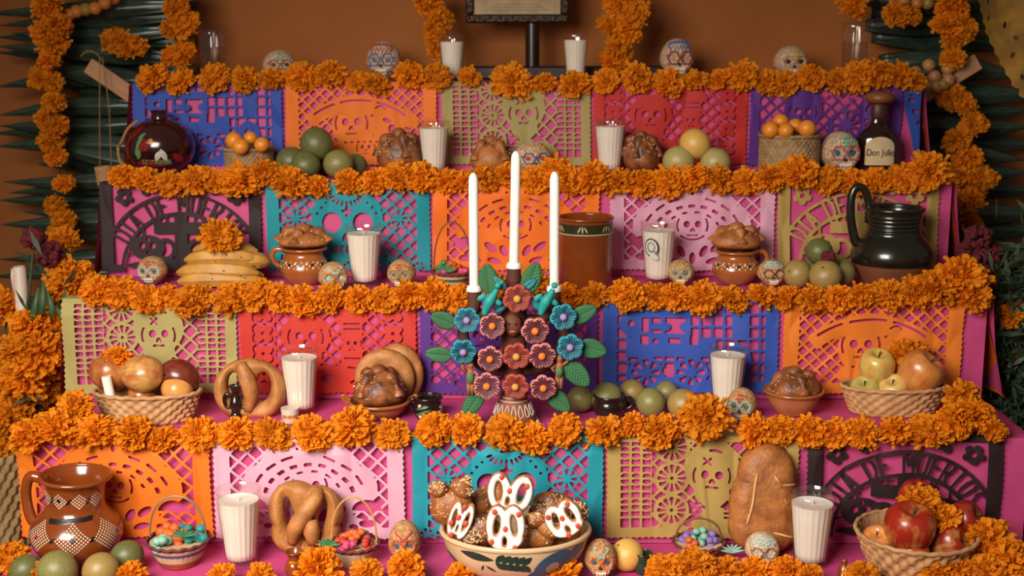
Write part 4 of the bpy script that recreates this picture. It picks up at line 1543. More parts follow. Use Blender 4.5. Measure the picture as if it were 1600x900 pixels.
def flat_bread(name, label, fn, box, cell, front, dm, loc, mat, rx=-.22, wob=.002, seed=3, extra=None, rz=0.0):
    root = thing(name, label, 'bread', loc, rx=rx, rz=rz, group='sweet breads on the altar')
    puff(fn, *box, cell, front, dm, wob=wob, seed=seed, extra=extra).build('loaf', mat, root, angle=None)
    return root


# braided ring breads, outlines in metres about their base point
def ring_bread(w, h, t):
    def fn(x, z):
        o = el(x, z, 0, h/2, w/2, h/2)
        box = np.maximum(np.abs(x)-w/2, np.abs(z-h/2)-h/2)
        o = np.maximum(el(x, z, 0, h*.46, w*.52, h*.56), box-.004)
        hl = el(x, z, -w*.20, h*.52, w*.105, h*.25, .12)
        hr = el(x, z, w*.20, h*.52, w*.105, h*.25, -.12)
        return cut(cut(o, hl), hr)
    return fn


loc, w, h = fit(1, 335, 444, 563, 653, dep=.1)
o = flat_bread('ring_bread', 'golden ring bread leaning behind the small dark candle holder', ring_bread(w, h, 0), (-w*.55, w*.55, -.002, h*1.02), .0022, .019, .015, loc, CRUST_L, rx=-.10)
G().tube([(-w*.10, -.018, h*.95), (.0, -.024, h*.70), (w*.05, -.022, h*.45), (.0, -.017, h*.12)], [.010, .015, .014, .008], 10).build('twist', CRUST_L, o, angle=None)
loc, w, h = fit(0, 417, 536, 754, 872, dep=.1)


def pretzel_fn(w, h):
    def fn(x, z):
        o = U(el(x, z, -w*.13, h*.62, w*.36, h*.38), el(x, z, w*.16, h*.60, w*.34, h*.34), el(x, z, 0, h*.32, w*.46, h*.34))
        hl = el(x, z, -w*.21, h*.55, w*.055, h*.22, .15)
        hr = el(x, z, w*.22, h*.52, w*.05, h*.20, -.2)
        hm = el(x, z, w*.02, h*.32, w*.022, h*.12, -.3)
        return cut(cut(cut(o, hl), hr), hm)
    return fn


o = flat_bread('braided_bread', 'braided pretzel-shaped bread leaning on the pale pink sheet', pretzel_fn(w, h), (-w*.55, w*.55, -.002, h*1.02), .0022, .020, .016, loc, CRUST_L, rx=-.12, wob=.003)
G().tube([(-w*.16, -.016, h*.20), (-w*.10, -.026, h*.42), (w*.02, -.026, h*.60), (w*.16, -.022, h*.80), (w*.20, -.012, h*.9)], [.008, .014, .015, .013, .007], 10).build('crossed_strand', CRUST_L, o, angle=None)
G().tube([(w*.12, -.016, h*.16), (w*.11, -.025, h*.36), (w*.10, -.024, h*.52)], [.009, .014, .010], 10).build('crossed_strand', CRUST_L, o, angle=None)

# large flat loaf
loc, w, h = fit(0, 1140, 1249, 697, 866, dep=.1)


def loaf_fn(x, z):
    top = el(x, z, w*.03, h*.70, w*.42, h*.31)
    body = el(x, z, 0, h*.42, w*.50, h*.44)
    foot = np.maximum(np.abs(x+w*.0)-w*.49, np.abs(z-h*.20)-h*.20)+.0
    foot = el(x, z, 0, h*.24, w*.51, h*.26)
    return U(top, body, foot)


o = flat_bread('large_loaf', 'large flat brown loaf standing against the tan sheet', loaf_fn, (-w*.56, w*.56, -.002, h*1.03), .003, .028, .030, loc, CRUST, rx=-.10, wob=.002)
for i, (a, b) in enumerate((((-.28, .30), (-.12, .76)), ((.10, .74), (.30, .48)), ((.12, .66), (.46, .64)), ((.10, .22), (.44, .16)))):
    pts = []
    for t in np.linspace(0, 1, 12):
        X1_, Z1_ = (a[0]+(b[0]-a[0])*t)*w+.002*math.sin(t*5), (a[1]+(b[1]-a[1])*t)*h
        tt = min(1.0, max(0.0, -float(loaf_fn(np.float64(X1_), np.float64(Z1_)))/.030))
        pts.append((X1_, -.028*math.sqrt(1-(1-tt)**2)-.0006, Z1_))
    G().tube(pts, [.0006]+[.0019]*10+[.0006], 6).build('crease', CRUM, o)

# two round flat breads standing behind the bread bowl (second step)
for (x0, x1, yt, fr, lab, sd) in ((553, 648, 546, .70, 'round bread disc standing behind the clay bread bowl', 2), (580, 662, 538, .80, 'second round bread disc nearest the purple sheet', 4)):
    loc, w, h = fit(1, x0, x1, yt, fr)
    r = w/2
    hh = h
    flat_bread('round_bread', lab, lambda x, z, r=r, hh=hh: el(x, z, 0, hh/2, r, hh/2), (-r*1.05, r*1.05, -.001, hh*1.03), .003, .012, .014, loc, CRUST_L, rx=-.08, seed=sd, wob=.002)

# ------------------------------------------------------------------ clay bowls with bread
def handle_loop(c, rx_, rz_, r, a0, a1, n=14, side=1):
    return [(c[0]+side*rx_*math.cos(a), c[1], c[2]+rz_*math.sin(a)) for a in np.linspace(a0, a1, n)]


def bread_bowl(sh, x0, x1, yr, ybread, fr, label, blabel, mat, seed, ears):
    loc, w, h = fit(sh, x0, x1, yr, fr)
    root = thing('clay_bowl', label, 'bowl', loc)
    prof = smooth_prof([(w*.26, 0), (w*.30, .002), (w*.42, h*.45), (w*.46, h*.8), (w*.5, h)])
    G().lathe(wall_prof(prof, .004), 48).build('bowl_wall', mat, root)
    G().tube([(w*.5*math.sin(a), -w*.5*math.cos(a), h) for a in np.arange(60)/60*2*PI], .0032, 8, closed=True).build('rim', CLAY_L, root)
    if ears:
        for sd in (-1, 1):
            G().tube([(sd*w*.46, 0, h*.75), (sd*w*.56, 0, h*.95), (sd*w*.62, 0, h*1.28), (sd*w*.58, 0, h*1.3), (sd*w*.48, 0, h*1.0)], .0035, 8).build('handle', CLAY_L, root)
    top = at_y((x0+x1)/2, ybread, loc.y)
    pan_de_muerto(loc+Vector((0, 0, h*.42)), w*.88, top.z-loc.z-h*.42, blabel, CRUST_D, 70, seed, depth=w*.85)


bread_bowl(1, 546, 640, 626, 574, 660, 'unglazed clay bowl with raised ears holding sugared bread', 'knobbly sugared bread in the eared clay bowl', TERRA, 2, True)
bread_bowl(1, 1194, 1284, 610, 577, 654, 'clay bowl holding a shiny bread before the orange sheet', 'shiny knobbed bread in the bowl by the orange sheet', TERRA, 6, False)

# ------------------------------------------------------------------ clay jugs, pots and mugs
def ring_at(r, z, t, n=60): return G().tube([(r*math.sin(a), -r*math.cos(a), z) for a in np.arange(n)/n*2*PI], t, 8, closed=True)


def diamond(th, z, R, s, nx):
    """spots filling a lozenge"""
    out = []
    for i in range(-nx, nx+1):
        for j in range(-nx, nx+1):
            u, v = (i+j)*.5, (i-j)*.5
            out.append((th+u*s*1.15/R, z+v*s*1.0, s*.24))
    return out


# large brown jug, bottom left
loc, w, h = fit(0, 47, 184, 742, 876)
root = thing('clay_jug', 'large shiny brown clay jug with white dotted lozenges', 'jug', loc, ry=.05)
B = w*.5
prof = smooth_prof([(B*.60, 0), (B*.74, h*.06), (B*1.02, h*.26), (B*1.02, h*.44), (B*.72, h*.60), (B*.63, h*.68), (B*.64, h*.88), (B*.76, h*.99)])
G().lathe(wall_prof(prof, .005), 64).build('body', CLAY, root, angle=None)
ring_at(B*.755, h*.99, .0038).build('rim', CLAY, root)
G().tube([(-B*.66, 0, h*.92), (-B*1.0, 0, h*.96), (-B*1.12, 0, h*.82), (-B*1.10, 0, h*.62), (-B*1.0, 0, h*.46), (-B*.86, 0, h*.42)], [.009, .009, .0085, .0085, .009, .010], 12).build('handle', CLAY, root, angle=None)
sp = []
for th in (-.65, .25, 1.1):
    sp += diamond(th, h*.42, B, .0058, 4)
for k, th in enumerate((-.85, -.25, .45, 1.05)):
    sp += diamond(th, h*.80, B*.66, .0056, 2)
dd = dots(prof, sp).build('painted_dots', DOTW, root)
dd['kind'] = 'stuff'
patch(prof, .15, h*.60, B*.50, .0035, 0.06, 'band').build('brush_stroke', DOTB, root)
for th in (-.2, .68, 1.4):
    patch(prof, th, h*.42, .006, .003, .7, 'leaf').build('brush_stroke', DOTB, root)
for th in (-.55, .1, .75):
    patch(prof, th, h*.80, .007, .0028, .8, 'leaf').build('brush_stroke', DOTB, root)
patch(prof, .25, h*.43, .004, .004, lift=.0016).build('painted_spot', DOTB, root)
patch(prof, -.25, h*.81, .0032, .0032, lift=.0016).build('painted_spot', DOTB, root)
patch(prof, -.65, h*.42, .004, .004, lift=.0016).build('painted_spot', DOTR, root)

# dark green jug, third step
GRN = M('dark_green_glaze', '#211d11', .25, '#15140c', 14, coat=.45, bump=.1, bscale=60)
loc, w, h = fit(2, 1330, 1458, 326, 446)
root = thing('clay_jug', 'dark green glazed jug with bare clay foot and high handle', 'jug', loc)
B = w*.5
prof = smooth_prof([(B*.62, 0), (B*.70, h*.02), (B*.96, h*.28), (B*1.0, h*.42), (B*.86, h*.58), (B*.66, h*.68), (B*.64, h*.80), (B*.68, h*.92), (B*.69, h)])
rib = [(r*(1+.012*math.cos(z/h*110)) if z > h*.68 else r, z) for r, z in prof]
zz = np.linspace(h*.68, h*.93, 30)
rib = [p for p in prof if p[1] < h*.68]+[(np.interp(z, [p[1] for p in prof], [p[0] for p in prof])*(1+.016*math.sin(z/h*120)), z) for z in zz]+[p for p in prof if p[1] > h*.93]
G().lathe(wall_prof(rib, .005), 64, mi=lambda z, i: 1 if (z < h*.28 and i < 30) else 0).build('body', [GRN, M('bare_brown_clay', '#7c4426', .7, '#6b381e', 20, bump=.2)], root, angle=None)
ring_at(B*.69, h, .004).build('rim', GRN, root)
G().tube([(-B*.60, 0, h*.82), (-B*.62, 0, h*1.05), (-B*.74, 0, h*1.24), (-B*.95, 0, h*1.28), (-B*1.06, 0, h*1.12), (-B*1.04, 0, h*.86), (-B*.94, 0, h*.62), (-B*.86, 0, h*.54)],
         [.009, .008, .0078, .0078, .008, .0085, .009, .010], 12).build('handle', GRN, root, angle=None)

# round black and red painted jug, fourth step
loc, w, h = fit(3, 198, 304, 172, .66)
BLK = M('black_lacquer', '#1c0f0e', .16, '#3a0f0c', 8, coat=.7)
root = thing('round_jug', 'round black and red lacquered jug painted with a figure', 'jug', loc)
B = w*.5
hb = h*.88
prof = [(B*.45, 0)]+[(B*math.sin(a)*1.0, hb*.5-hb*.5*math.cos(a)) for a in np.linspace(.5, 2.82, 26)]+[(B*.24, hb*.99), (B*.22, h*.95), (B*.25, h)]
G().lathe(wall_prof(prof, .004), 64).build('body', BLK, root, angle=60)
RDL = M('red_lacquer', '#8a1c14', .2, '#701410', 12, coat=.6)
g = G()
for th, z, a, b, r in ((-.95, .42, .030, .010, 1.4), (-1.25, .42, .030, .010, 1.5), (-.7, .66, .022, .008, .9), (.0, .22, .040, .008, 0), (.8, .30, .016, .008, -.5), (-.25, .5, .014, .014, .9)):
    patch(prof, th, z*h, a, b, r, 'leaf', g=g)
g.build('red_painting', RDL, root)
g = G()
for k in range(5):
    patch(prof, -.48+.10*k*.4, h*(.40+.06*k), .010, .0032, 1.2-.5*k*.3, 'leaf', g=g)
patch(prof, .1, h*.24, .030, .005, 0, 'band', g=g)
patch(prof, -.42, h*.36, .012, .006, 1.2, 'leaf', g=g)
g.build('green_painting', M('green_lacquer', '#5c8a52', .3), root)
g = patch(prof, .18, h*.34, .012, .006, 1.1, 'leaf')
patch(prof, .34, h*.35, .014, .006, -1.1, 'leaf', g=g)
g.build('white_painting', M('white_lacquer', '#cfc2b4', .3), root)
g = patch(prof, -.02, h*.54, .010, .003, 0, 'leaf')
patch(prof, -.02, h*.57, .005, .004, 0, g=g)
g.build('straw_hat_painting', M('ochre_lacquer', '#c8842a', .3), root)
TWINE = M('jute_twine', '#a8784a', .9, '#8a5e36', 200)
G().tube([(-B*.45, -B*.55, h*.86), (-B*.75, -B*.6, h*.74), (-B*1.02, -B*.45, h*.52), (-B*1.16, -B*.3, h*.44), (-B*1.1, -B*.5, h*.30), (-B*.98, -B*.6, h*.16), (-B*1.04, -B*.62, h*.06)], .0032, 8).build('rope', TWINE, root, angle=None)

# big brown cylindrical mug, third step
loc, w, h = fit(2, 872, 957, 340, 455)
root = thing('clay_canister', 'tall brown clay canister with dark leafy band at the rim', 'jar', loc)
B = w*.5
prof = [(B*.90, 0), (B*.95, .003), (B*.96, h*.16), (B*.985, h*.5), (B*.99, h*.9), (B*1.0, h)]
G().lathe(wall_prof(prof, .005), 64, mi=lambda z, i: 1 if (i < 2) else 0).build('body', [CLAY, TERRA], root, angle=60)
ring_at(B*.995, h, .0032).build('rim', CLAY, root)
bp = [(np.interp(z, [p[1] for p in prof], [p[0] for p in prof])+.0007, z) for z in np.linspace(h*.81, h*.94, 5)]
G().lathe(bp, 64).build('painted_band', M('olive_slip', '#33301a', .3), root)
ring_at(B*.992, h*.80, .0016).build('band_line', M('cream_slip', '#c9b184', .4), root)
g = G()
for th in (-.15, .78, -1.1):
    for k in (-1, 0, 1):
        patch(prof, th+k*.12, h*.875, .007, .0016, PI/2+k*.5, 'leaf', lift=.0018, g=g)
g.build('leaf_painting', MATS['cream_slip'], root)

# lidded clay pots with bread on top, third step
for (x0, x1, yr, fr, lab, blab, side, yt, bx0, bx1, sd) in ((437, 515, 388, .66, 'orange glazed clay pot with white zigzag under a bread lid, handle at left', 'bread capping the clay pot beside the bananas', -1, 356, 444, 528, 4),
                                                       (1112, 1187, 392, .66, 'orange glazed clay pot with painted rings under a bread lid, handle at right', 'bread capping the clay pot beside the citrus heap', 1, 352, 1116, 1193, 9)):
    loc, w, h = fit(2, x0, x1, yr, fr)
    root = thing('clay_pot', lab, 'pot', loc)
    B = w*.5
    prof = smooth_prof([(B*.52, 0), (B*.62, .002), (B*.95, h*.30), (B*1.0, h*.46), (B*.88, h*.68), (B*.74, h*.82), (B*.74, h*.92), (B*.86, h)])
    G().lathe(wall_prof(prof, .004), 56, mi=lambda z, i: 1 if (z < h*.26 and i < 20) else 0).build('body', [CLAY_L, TERRA], root, angle=None)
    ring_at(B*.86, h, .003).build('rim', CLAY_L, root)
    G().tube([(side*B*.78, 0, h*.94), (side*B*1.12, 0, h*.98), (side*B*1.3, 0, h*.80), (side*B*1.2, 0, h*.60), (side*B*.98, 0, h*.48)], .005, 10).build('handle', CLAY_L, root, angle=None)
    sp = []
    for k in range(11):
        th = -1.3+2.6*k/10
        sp += [(th, h*(.60+.05*(-1)**k), .0022), (th+.12, h*.60, .0016), (th+.04, h*.69, .0013), (th, h*.52, .0013)]
    o = dots(prof, sp).build('painted_dots', DOTW, root)
    o['kind'] = 'stuff'
    g = G()
    for k in range(5):
        patch(prof, -1.05+.52*k, h*.60, .0035, .0035, 0, g=g)
    g.build('painted_spots', DOTB, root)
    mp = (YF[2]+fr*D)/FPX
    top = fr_at(2, (bx0+bx1)/2, yt, fr)
    b = pan_de_muerto(loc+Vector((0, 0, h-.001)), (bx1-bx0)*mp, top.z-loc.z-h, blab, CRUST, 20, sd, depth=B*1.9, name='bread_lid')

# small black mugs, second step
def small_mug(sh, x0, x1, yt, fr, label, mat, side, name='clay_mug', shape=None, deco=None, sc=1.0, hs=1.0):
    loc, w, h = fit(sh, x0, x1, yt, fr)
    root = thing(name, label, 'mug', loc)
    B = w*.5
    pts = shape or [(.70, 0), (.82, .03), (1.0, .35), (.98, .6), (.88, .82), (.94, 1.0)]
    prof = smooth_prof([(r*B, z*h) for r, z in pts])
    G().lathe(wall_prof(prof, min(.003, B*.12)), 40).build('body', mat, root, angle=None)
    ring_at(prof[-1][0], h, min(.0022, B*.08), 36).build('rim', mat, root)
    for sd in ((side,) if side else (-1, 1)):
        G().tube([(sd*B*.86, 0, h*.86), (sd*B*1.25*hs, 0, h*.88), (sd*B*1.42*hs, 0, h*.66), (sd*B*1.25*hs, 0, h*.42), (sd*B*.95, 0, h*.34)], min(.0035, B*.14), 8).build('handle', mat, root, angle=None)
    if deco:
        deco(root, prof, B, h)
    return root


BLKG = M('black_glaze', '#17110f', .2, '#241610', 12, coat=.6)


def deco_lily(root, prof, B, h):
    g = G()
    for th, z, r in ((-.35, .62, .25), (-.15, .45, .3), (-.4, .30, .1), (.1, .35, .2)):
        patch(prof, th, h*z, B*.5, B*.08, r, 'leaf', g=g)
    g.build('painted_leaves', M('mug_green', '#4f7a4a', .35), root)
    g = G()
    for a in np.arange(8)/8*2*PI:
        patch(prof, 1.15+.18*math.cos(a), h*(.45+.20*math.sin(a)), B*.16, B*.045, a, 'leaf', g=g)
    g.build('painted_daisy', DOTW, root)
    patch(prof, -.55, h*.72, B*.14, B*.09, .4).build('painted_petal', DOTW, root)
    patch(prof, -.5, h*.2, B*.14, B*.09, .4).build('painted_petal', DOTW, root)
    patch(prof, -.62, h*.74, B*.08, B*.06, .4, lift=.0014).build('painted_bud', M('mug_orange', '#d0662a', .4), root)


small_mug(1, 645, 692, 620, 657, 'small black mug painted with leaves and a white daisy', BLKG, -1, deco=deco_lily, hs=.85)
small_mug(1, 926, 978, 618, 655, 'plain black glazed mug in front of the limes', BLKG, 1)
DGRN = M('bottle_green_glaze', '#1f3a2a', .2, '#15281c', 12, coat=.6)
small_mug(0, 990, 1020, 864, 899, 'tiny dark green mug beside the yellow citrus', DGRN, 1, 'tiny_mug')
JUGS = [(.62, 0), (.75, .05), (1.0, .3), (.9, .5), (.62, .68), (.6, .82), (.85, 1.0)]
small_mug(0, 444, 476, 862, 905, 'tiny brown clay jug in front of the braided bread', CLAY, 1, 'tiny_jug', JUGS)
small_mug(0, 618, 650, 866, 905, 'tiny orange clay jug in front of a skull', CLAY_L, -1, 'tiny_jug', JUGS, hs=.9)


def deco_cup(root, prof, B, h):
    g = G()
    for th in (-.5, 0.1, .7):
        patch(prof, th, h*.5, B*.28, B*.2, .3, g=g)
    g.build('painted_flowers', M('cup_orange', '#c8743c', .4), root)


loc, w, h = fit(1, 439, 468, 637, 662)
root = thing('tiny_cup', 'tiny white cup with orange flowers in front of a glass candle', 'cup', loc)
prof = [(w*.40, 0), (w*.44, .002), (w*.5, h)]
G().lathe(wall_prof(prof, .002), 32).build('body', M('white_ceramic', '#d8cbb8', .3, '#ccbda8', 12, coat=.3), root, angle=50)
deco_cup(root, prof, w*.5, h)

# small dark two handled candle holder
loc, w, h = fit(1, 350, 386, 602, 658)
root = thing('candle_holder', 'small dark brown candle holder with two looped handles', 'candlestick', loc)
DKB = M('dark_brown_glaze', '#2a1710', .22, '#1a0f0a', 12, coat=.6)
B = w*.5
prof = smooth_prof([(B*.62, 0), (B*.62, h*.08), (B*.34, h*.2), (B*.5, h*.38), (B*.52, h*.5), (B*.30, h*.68), (B*.28, h*.84), (B*.55, h*.97), (B*.55, h)])
G().lathe(wall_prof(prof, .003), 32).build('body', DKB, root, angle=None)
for sd in (-1, 1):
    G().tube([(sd*B*.34, 0, h*.66), (sd*B*.8, 0, h*.74), (sd*B*1.0, 0, h*.56), (sd*B*.8, 0, h*.36), (sd*B*.48, 0, h*.36)], .003, 8).build('handle', DKB, root, angle=None)

# tiny bell shaped figure at the bottom edge
loc, w, h = fit(0, 1309, 1329, 872, 904)
root = thing('clay_figurine', 'tiny brown clay figurine with white stripes before the apple basket', 'figurine', loc)
prof = smooth_prof([(w*.5, 0), (w*.5, h*.1), (w*.42, h*.5), (w*.2, h*.66), (w*.26, h*.82), (w*.18, h*.97), (1e-4, h)])
G().lathe([(1e-4, 0)]+prof, 24).build('body', CLAY, root, angle=None)
g = G()
for th in (-.5, 0, .5):
    patch(prof, th, h*.35, h*.24, .0012, PI/2, 'band', g=g)
g.build('stripes', DOTW, root)

# ------------------------------------------------------------------ painted bowl with breads, bottom centre
loc, w, h = fit(0, 690, 921, 826, .44)
root = thing('painted_bowl', 'wide cream bowl painted with blue birds and green leaves', 'bowl', loc)
root.scale = (1, .80, 1)
B = w*.5
prof = smooth_prof([(B*.40, 0), (B*.46, .002), (B*.74, h*.22), (B*.92, h*.55), (B*.98, h*.85), (B*1.0, h)])
CREAMG = M('cream_glaze', '#d4b48a', .35, '#c6a478', 10, coat=.25)
G().lathe(wall_prof(prof, .006), 80).build('bowl_wall', CREAMG, root, angle=None)
ring_at(B*.99, h, .0045, 90).build('rim', CREAMG, root)
g = patch(prof, -.55, h*.82, B*.26, B*.06, -.10, 'leaf')
for k in range(5):
    for sd in (-1, 1):
        patch(prof, -.20+.09*k, h*(.74-.015*k+.09*sd), B*.085, B*.045, sd*.75, 'leaf', g=g)
patch(prof, -.35, h*.56, B*.08, B*.02, -.6, 'leaf', g=g)
patch(prof, -.48, h*.56, B*.06, B*.015, 1.0, 'leaf', g=g)
g.build('green_leaf_painting', M('bowl_green', '#24382c', .35), root)
BB_ = M('bowl_blue', '#2b5c70', .35, '#234c5e', 20)
for q in ((.60, h*.62, B*.30, B*.19, .25, 'ell'), (.95, h*.78, B*.22, B*.09, .3, 'ell'), (.33, h*.36, B*.12, B*.10, .2, 'ell'), (-1.15, h*.5, B*.22, B*.10, -.5, 'leaf'), (1.6, h*.6, B*.2, B*.10, .4, 'leaf')):
    patch(prof, *q).build('blue_bird_painting', BB_, root)
patch(prof, .56, h*.56, B*.10, B*.075, .2, lift=.0016).build('rose_painting', M('bowl_rose', '#b5907c', .4), root)

MPB = (YF[0]+.44*D)/FPX


def bowl_bread(label, parts, mat=CRUST_D, fr=.44, grain=60, seed=1):
    """a shaped loaf made of swelling lumps given in pixels (x,y,rx,rz,rot)"""
    px, py = parts[0][0], parts[0][1]
    c = fr_at(0, px, py, fr)
    root = thing('shaped_bread', label, 'bread', c, group='breads heaped in the painted bowl')
    rs = np.random.RandomState(seed)
    for i, (x, y, rx_, rz_, rot) in enumerate(parts):
        p = fr_at(0, x, y, fr-.06*(i > 0))-c
        G().ball(p, (rx_*MPB, min(rx_, rz_)*MPB*.8, rz_*MPB), 24, 16, lambda V: bread_ball(V, seed+i, .05), rot=rotm('Y', rot)).build('lump', mat, root, angle=None)
        if grain:
            pts = []
            for _ in range(grain):
                a, e = rs.uniform(-1.2, 1.2), rs.uniform(-.3, 1.2)
                q = np.array([rx_*math.cos(e)*math.sin(a), -min(rx_, rz_)*.8*math.cos(e)*math.cos(a), rz_*math.sin(e)])*MPB*1.03
                pts.append(np.array(p)+rotm('Y', rot) @ q)
            o = sesame(G(), pts, .0017, seed).build('sesame', SUGAR, root)
            o['kind'] = 'stuff'
    return root


bowl_bread('animal-shaped sesame bread with an ear at the left of the bowl', [(705, 790, 36, 34, -20), (684, 764, 16, 14, 0), (722, 762, 20, 16, 30), (728, 754, 8, 14, 20)], CRUST, .48, 30, 3)
bowl_bread('brown loaf at the back of the painted bowl', [(770, 775, 40, 22, -10), (748, 790, 22, 28, 0)], CRUST, .72, 20, 5)
bowl_bread('dark sesame bread low in the middle of the bowl', [(752, 828, 34, 26, 0), (735, 840, 20, 16, 0)], CRUST_D, .34, 90, 7)
bowl_bread('sesame topped loaf at the right back of the bowl', [(872, 790, 42, 22, 15), (848, 800, 24, 18, 0), (905, 800, 16, 20, 0)], CRUST_D, .62, 60, 9)
bowl_bread('glossy knotted bread at the right front of the bowl', [(842, 838, 26, 20, 10), (836, 812, 18, 14, 0), (858, 826, 20, 16, 30)], CRUST, .40, 30, 11)
bowl_bread('plain crust filling the right end of the bowl', [(890, 830, 26, 26, 0), (868, 850, 24, 12, 0)], CRUST, .58, 0, 13)
bowl_bread('crust in the shade at the left end of the bowl', [(712, 835, 24, 24, 0), (800, 850, 46, 14, 0)], CRUST_D, .56, 0, 15)
ICING = M('white_icing', '#f2ebe2', .45, '#e8dfd4', 60, bump=.1)
ICR = M('red_icing', '#d0482c', .5)


def iced(label, px, py, wpx, hpx, fr, rot, fn):
    c = fr_at(0, px, py, fr)
    mp = (YF[0]+fr*D)/FPX
    W_, H_ = wpx*mp, hpx*mp
    root = thing('iced_pretzel', label, 'bread', c, rx=-.12, ry=math.radians(rot), group='white iced pretzels in the painted bowl')
    f = lambda x, z: fn(x/W_, z/H_)*min(W_, H_)
    base = puff(lambda x, z: f(x, z)-.0012, -W_*.62, W_*.62, -H_*.62, H_*.62, .0016, .006, .006, back=.010)
    base.build('biscuit', CRUST_L, root, angle=None)
    g = puff(f, -W_*.62, W_*.62, -H_*.62, H_*.62, .0016, .0050, .004, back=.0)
    g.v = [v+np.array([0, -.0042, 0]) for v in g.v]
    ic = g.build('icing', ICING, root, angle=None)
    return root, W_, H_, ic


def fn_double(x, z):
    o = U(el(x, z, -.20, .08, .30, .46), el(x, z, .20, .08, .30, .46), el(x, z, 0, -.20, .46, .30))
    return cut(cut(cut(o, el(x, z, -.22, .08, .085, .26, -.15)), el(x, z, .22, .08, .085, .26, .15)), el(x, z, -.02, -.30, .06, .13, 0))


def fn_pair(x, z):
    o = U(el(x, z, -.24, 0, .27, .5, .12), el(x, z, .24, 0, .27, .5, -.12), el(x, z, 0, -.1, .2, .3))
    return cut(cut(cut(o, el(x, z, -.26, .0, .09, .30, .12)), el(x, z, .26, .02, .09, .28, -.12)), el(x, z, -.03, -.22, .05, .12))


for lab, px, py, wp, hp, fr, rot, fn, spots in (
        ('white iced pretzel with red dots at the front of the bowl', 790, 826, 64, 72, .22, 0, fn_double, ((-.28, .42), (.34, .36), (.0, .02), (-.36, -.28), (.24, -.42))),
        ('white iced pretzel at the back top of the bowl', 797, 770, 72, 62, .40, 8, fn_pair, ((-.24, .42), (.36, .26), (-.02, .08), (-.22, -.36))),
        ('small iced pretzel tilted at the left of the bowl', 719, 813, 38, 60, .26, 18, fn_pair, ((.0, .42), (.26, .0), (-.12, .1), (-.2, -.42), (-.36, -.1))),
        ('small iced pretzel tilted at the right of the bowl', 882, 812, 60, 56, .30, -26, fn_double, ((-.36, .3), (.28, .42), (-.02, .1), (-.06, -.44), (.28, -.30)))):
    root, W_, H_, ic = iced(lab, px, py, wp, hp, fr, rot, fn)
    for sx, sz in spots:
        G().ball((sx*W_, -.0092, sz*H_), (.0042, .0014, .0050), 8, 6).build('red_dot', ICR, ic)

# ------------------------------------------------------------------ miniature baskets with handles
MB_C = {'purple': M('basket_purple', '#5f4a74', .8), 'cream': M('basket_cream', '#d0b490', .8, '#bb9c76', 60), 'red': M('basket_red', '#a84a34', .8), 'green': M('basket_green', '#3c6450', .8), 'wine': M('basket_wine', '#74302c', .8)}
ORN = {'green': M('sugar_green', '#3f8a5a', .6), 'teal': M('sugar_teal', '#2f9a98', .6), 'orange': M('sugar_orange', '#df6a28', .6), 'red': M('sugar_red', '#c83a2a', .6), 'mint': M('sugar_mint', '#8fc4b0', .6), 'violet': M('sugar_violet', '#8a70b0', .6), 'pink': M('sugar_pink', '#d84a78', .6)}


def mini_basket(sh, x0, x1, yr, yh, fr, label, bands, fill, hmat, leaf, hw=.92):
    loc, w, h = fit(sh, x0, x1, yr, fr)
    root = thing('miniature_basket', label, 'basket', loc, group='miniature handled baskets')
    B = w*.5
    r = lambda q: B*(.62+.38*q)
    ribs = lambda th, z, i: 1+.02*np.cos(30*th)*(-1)**i
    nb = len(bands)
    for i, c in enumerate(bands):
        z0, z1 = h*i/nb, h*(i+1)/nb
        prof = [(r(q), h*q) for q in np.linspace(i/nb, (i+1)/nb, 5)]
        if i == 0:
            prof = [(1e-4, .0005)]+prof
        G().lathe(prof, 90, ribs).build('woven_band', MB_C[c], root, angle=None)
    G().lathe([(r(1)*.93, h*.93), (1e-4, h*.80)], 24).build('inner_floor', MB_C['cream'], root)
    G().tube([(B*1.02*math.sin(a), -B*1.02*math.cos(a), h+.0014*math.sin(18*a)) for a in np.arange(72)/72*2*PI], .0024, 7, closed=True).build('rim', MB_C['wine'], root)
    top = at_y((x0+x1)/2, yh, loc.y)
    hh = top.z-loc.z-h
    G().tube([(B*hw*math.cos(a), 0, h+hh*math.sin(a)**.8) for a in np.linspace(0.02, PI-.02, 24)], .0017, 7).build('handle', hmat, root)
    rs = np.random.RandomState(int(x0))
    for i, c in enumerate(fill):
        a = 2*PI*i/len(fill)+.4
        q = .55*B if i else 0
        p = (q*math.sin(a), -q*math.cos(a), h*1.02+.004*rs.rand()+(.006 if i == 0 else 0))
        g = G()
        for _ in range(7):
            d = rs.normal(size=3)*B*.13
            g.ball(np.array(p)+d, (B*.17, B*.17, B*.14), 8, 6)
        o = g.build('sugar_ornament', ORN[c], root)
    if leaf:
        g = G()
        lx, lz, col = leaf
        for k in range(7):
            a = -1.2+.4*k
            g.tube([(lx*B, -B*.5, h*1.05+lz), (lx*B+.012*math.sin(a), -B*.6, h*1.05+lz+.012*math.cos(a)), (lx*B+.022*math.sin(a), -B*.62, h*1.05+lz+.017*math.cos(a))], [.0018, .0022, .0006], 6)
        g.build('paper_leaves', ORN[col], root)
    return root


